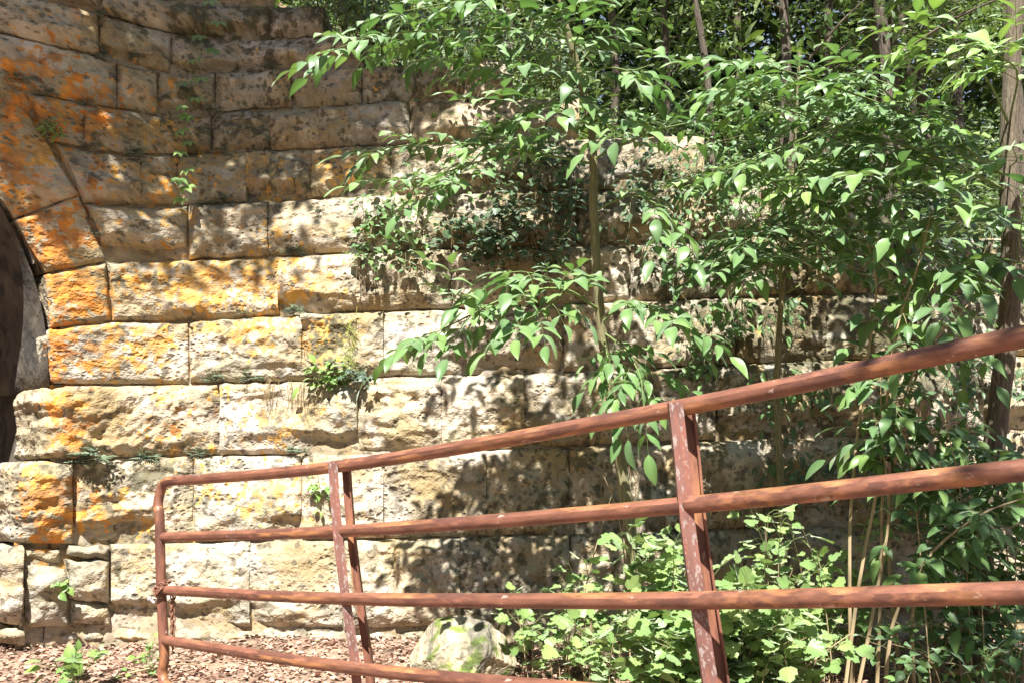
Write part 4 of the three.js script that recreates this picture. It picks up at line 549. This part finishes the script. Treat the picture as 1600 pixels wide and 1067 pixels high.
// ---------------------------------------------------------------- the wood behind
const greenTone = (k, y) => lin(lerp(.05, .15, y) * k, lerp(.11, .235, y) * k, lerp(.026, .034, y) * k);
{ reseed(1200); const ms = [], cs = [];
  const clump = (c, r, h, n, s) => { const ty = rnd(), k0 = rr(.75, 1.2); for (let i = 0; i < n; i++) { const a = rr(0, 6.283), q = Math.sqrt(rnd()), p = V(c.x + Math.cos(a) * q * r, c.y + rr(0, h) * (1 - .3 * q), c.z + Math.sin(a) * q * r), dir = V(Math.cos(a) + rs(.8), rs(.6) - .15, Math.sin(a) + rs(.8)); ms.push(basis(p, dir, skyward(.6), s * rr(.6, 1.4))); cs.push(greenTone(k0 * rr(.75, 1.25), clamp(ty + rs(.3)))); } };
  for (let i = 0; i < 760; i++) { const d = 6.9 + Math.pow(rnd(), 1.2) * 12, X = rr(-0.75, .75) * d + .3; if (X < -2.2 && d < 8) continue; const near = sstep(14, 7, d); clump(V(X, hillY(X, d) - .1, -d), rr(.35, .95), rr(.6, 2.6) * (d < 7.8 ? .35 : d < 10.5 ? .55 : 1), Math.round(rr(100, 190)), lerp(.13, .075, near)); }
  tag(instanced('undergrowth', plainLeaf, leafInst, ms, cs), 'tangled green undergrowth covering the wooded slope behind the wall', 'undergrowth', null, 'stuff');
}
{ reseed(1300); const ms = [], cs = []; for (let i = 0; i < 2300; i++) { const d = rr(15, 25), X = rr(-.75, .75) * d, y = hillY(X, d) + rr(-.3, 13), ty = rnd(), k0 = rr(.7, 1.15), r = rr(.5, 1.3); for (let j = 0; j < 60; j++) { const p = V(X + rs(r), y + rs(r * .6), -d + rs(r)); ms.push(basis(p, rv(1), skyward(.7), rr(.2, .42))); cs.push(greenTone(k0 * rr(.8, 1.25), clamp(ty * 1.2))); } }
  tag(instanced('far_woods', plainLeaf, leafInst, ms, cs), 'distant mass of woodland foliage filling the top of the view', 'woodland', null, 'stuff'); }
function woodTree(label, px, d, r, lean, hgt, crowns, name = 'woodland_tree', mat = darkBark) {
  const X = (px - 800) / F * d * .985, b = V(X, hillY(X, d) - .1, -d), t = thing(name, label, 'tree', b.toArray(), name === 'woodland_tree' ? 'thin trees in the wood behind the wall' : undefined), pts = [b.clone()]; for (let i = 1; i <= 5; i++) pts.push(b.clone().add(V(lean * hgt * i / 5 + rs(.06) * hgt * .3, hgt * i / 5, rs(.1))));
  const gs = [tube(pts, r, r * .4, 30, 9, .15)], c = new THREE.CatmullRomCurve3(pts), ms = [], cs = [];
  for (const [u, len, n] of crowns) { const p = c.getPointAt(u), a = rr(0, 6.3), dir = V(Math.cos(a), rr(.25, .7), Math.sin(a) * .8 + .25).normalize(), e = p.clone().addScaledVector(dir, len); gs.push(tube([p, p.clone().lerp(e, .5).add(V(0, .08, 0)), e], r * .35, r * .08, 8, 5)); const ty = rnd(), k0 = rr(.85, 1.15); for (let i = 0; i < n; i++) { const q = p.clone().lerp(e, rr(.35, 1.1)).add(V(rs(len * .42), rs(len * .25), rs(len * .42))); ms.push(basis(q, V(rs(1), rs(.5) - .2, rs(1)), skyward(.5), rr(.06, .11) * (n > 250 ? 1.7 : 1))); cs.push(greenTone(k0 * rr(.8, 1.25), clamp(ty + rs(.25)))); } }
  add('trunk', local(mergeGeometries(gs), b), mat, t); for (const m of ms) { m.elements[12] -= b.x; m.elements[13] -= b.y; m.elements[14] -= b.z; } instanced('crown', plainLeaf, leafInst, ms, cs, t, 'stuff'); return t;
}
reseed(1400);
const cr = (n, a, b) => { const o = []; for (let i = 0; i < 5; i++) o.push([rr(.62, 1), rr(1.4, 2.3), 260]); for (let i = 0; i < n; i++) o.push([rr(a, b), rr(.6, 1.5), Math.round(rr(120, 220))]); return o; };
[[1262, 8.0, .048, -.03, 7, 'crooked dark trunk in the wood above the wall, right of centre'], [1300, 9, .045, .08, 8, 'thin leaning trunk just right of the crooked dark one'], [1205, 8.8, .036, .12, 8, 'thin trunk leaning right, left of the crooked dark one'], [1400, 8.3, .062, .0, 8, 'stoutest grey trunk in the wood near the lime leaves'], [1428, 9.4, .06, -.02, 8, 'trunk close behind the stoutest grey one'], [1345, 14, .06, .03, 9, 'far thin trunk midway between two clumps'], [1130, 9, .04, -.05, 8, 'thin trunk behind the topmost sapling leaves'], [1055, 14, .06, .02, 9, 'far trunk behind the sapling crown'], [1500, 9.5, .055, .05, 8, 'trunk leaning right behind the lime leaves'], [1470, 15, .06, -.06, 9, 'far trunk leaning left behind the lime leaves'], [1545, 14, .08, 0, 9, 'far trunk just left of the right edge trunk'], [960, 12, .06, .0, 8, 'trunk hidden behind the sapling top'], [1640, 10, .08, -.04, 8, 'trunk at the very right edge of the wood'], [800, 11, .06, .03, 8, 'trunk behind the sapling upper left branches'], [1180, 16, .07, -.03, 10, 'farthest trunk behind the thin leaning one'], [1370, 8.6, .035, .18, 6, 'sapling stem bent right over the wall top']].forEach(a => woodTree(a[5], a[0], a[1], a[2], a[3] * .7, a[4] * 1.25, cr(11, .18, .98)));
// shrub hanging over the wall top at upper middle
{ reseed(1500); const o = onWall(640, 70, -.2), t = thing('overhanging_shrub', 'shrub trailing over the wall top behind the upper sapling leaves', 'shrub', o.toArray()), f = new Foliage(); for (let i = 0; i < 90; i++) { const x = rr(480, 880), y = poly([[490, 20], [600, 70], [700, 85], [880, 130]], x), p = onWall(x, y - 20, -.3), q = onWall(x + rs(30), y - rr(20, 70), rr(0, .25)), e = onWall(x + rs(50), y + rr(-50, 30), rr(.15, .4)); f.spray([p, q, e], .004, .0015, { kind: 'x', size: .055, step: .035, from: .2, pal: rnd() < .6 ? 'dark' : 'ash', shapes: roundLeaf, droop: .5 }); } f.finish(t, 160, stemMat, o); }
// great tree on the bank over the tunnel: its boughs reach out above the picture and shade the upper wall
{ reseed(1600); const b = V(-3.4, hillY(-3.4, 9) - .2, -9), t = thing('bank_tree', 'large tree on the bank above the tunnel, boughs shading the upper wall', 'tree', b.toArray()), gs = [], ms = [], cs = [];
  const tr = [b.clone(), V(-3.3, 7.6, -8.4), V(-3.0, 9, -7.3), V(-2.6, 10.2, -6)]; gs.push(tube(tr, .2, .09, 20, 10, .1));
  for (const [x, y, z, n, r] of [[-4.2, 8.3, -4.2, 900, .8], [-3.4, 8.1, -4.2, 900, .8], [-2.6, 8.2, -4.2, 900, .8], [-1.9, 8.2, -4.15, 800, .75], [-4.1, 8.2, -3.5, 700, .65], [-3.3, 8.0, -3.55, 650, .65], [-2.5, 8.1, -3.6, 650, .6], [-1.8, 8.3, -3.65, 560, .6], [-1.3, 8.3, -3.8, 260, .5], [-3.7, 8.1, -2.65, 620, .55], [-4.3, 8.1, -2.6, 420, .5], [-3.9, 8.1, -2.9, 170, .5], [-3.1, 8.0, -2.9, 130, .5], [-2.3, 8.2, -2.9, 80, .45], [-1.2, 8.3, -4.1, 300, .6], [-3.2, 8.6, -4.9, 700, .9], [-0.5, 8.4, -4.3, 160, .55]]) { const e = V(x, y, z), s = tr[2].clone().lerp(tr[3], rnd()); gs.push(tube([s, s.clone().lerp(e, .5).add(V(0, .4, 0)), e], .05, .012, 10, 6)); for (let i = 0; i < n * 1.6; i++) { const v = rv(1); if (v.length() > 1) { i--; continue; } const q = e.clone().add(V(v.x * r, v.y * r * .5, v.z * r)); ms.push(basis(q, V(rs(1), rs(.4) - .2, rs(1)), skyward(.4), rr(.09, .15))); cs.push(greenTone(rr(.8, 1.2), rnd() * .6)); } }
  add('trunk', local(mergeGeometries(gs), b), bark, t); for (const m of ms) { m.elements[12] -= b.x; m.elements[13] -= b.y; m.elements[14] -= b.z; } instanced('crown', plainLeaf, leafInst, ms, cs, t, 'stuff'); }
// roadside tree to the right of the picture: its crown shades the near end of the gate and the lower right ground
{ reseed(1700); const b = V(4.4, groundY(4.4, 0.6) - .1, -0.6), t = thing('roadside_tree', 'tree beside the road, crown shading the near end of the gate', 'tree', b.toArray()), gs = [], ms = [], cs = []; const tr = [b.clone(), V(4.3, 2.5, -.6), V(4.0, 4.6, -.5), V(3.5, 6.2, -.4)]; gs.push(tube(tr, .16, .08, 20, 10, .1));
  for (const [x, y, z, n, r] of [[2.6, 6.1, -1.2, 620, .75], [1.7, 6.0, -1.0, 480, .65], [2.2, 6.0, -.2, 520, .7], [1.3, 6.0, .1, 330, .6], [3.2, 6.2, -.6, 500, .7], [.75, 6.0, .9, 240, .5], [1.5, 6.1, 1.0, 360, .6], [2.3, 6.2, 1.0, 300, .6]]) { const e = V(x, y, z), s0 = tr[2].clone().lerp(tr[3], rnd()); gs.push(tube([s0, s0.clone().lerp(e, .5).add(V(0, .3, 0)), e], .04, .01, 10, 6)); for (let i = 0; i < n; i++) { const v = rv(1); if (v.length() > 1) { i--; continue; } const q = e.clone().add(V(v.x * r, v.y * r * .5, v.z * r)); ms.push(basis(q, V(rs(1), rs(.4) - .2, rs(1)), skyward(.4), rr(.09, .14))); cs.push(greenTone(rr(.8, 1.2), rnd() * .6)); } }
  add('trunk', local(mergeGeometries(gs), b), bark, t); for (const m of ms) { m.elements[12] -= b.x; m.elements[13] -= b.y; m.elements[14] -= b.z; } instanced('crown', plainLeaf, leafInst, ms, cs, t, 'stuff'); }
console.log('leaves built');
renderer.render(scene, camera);
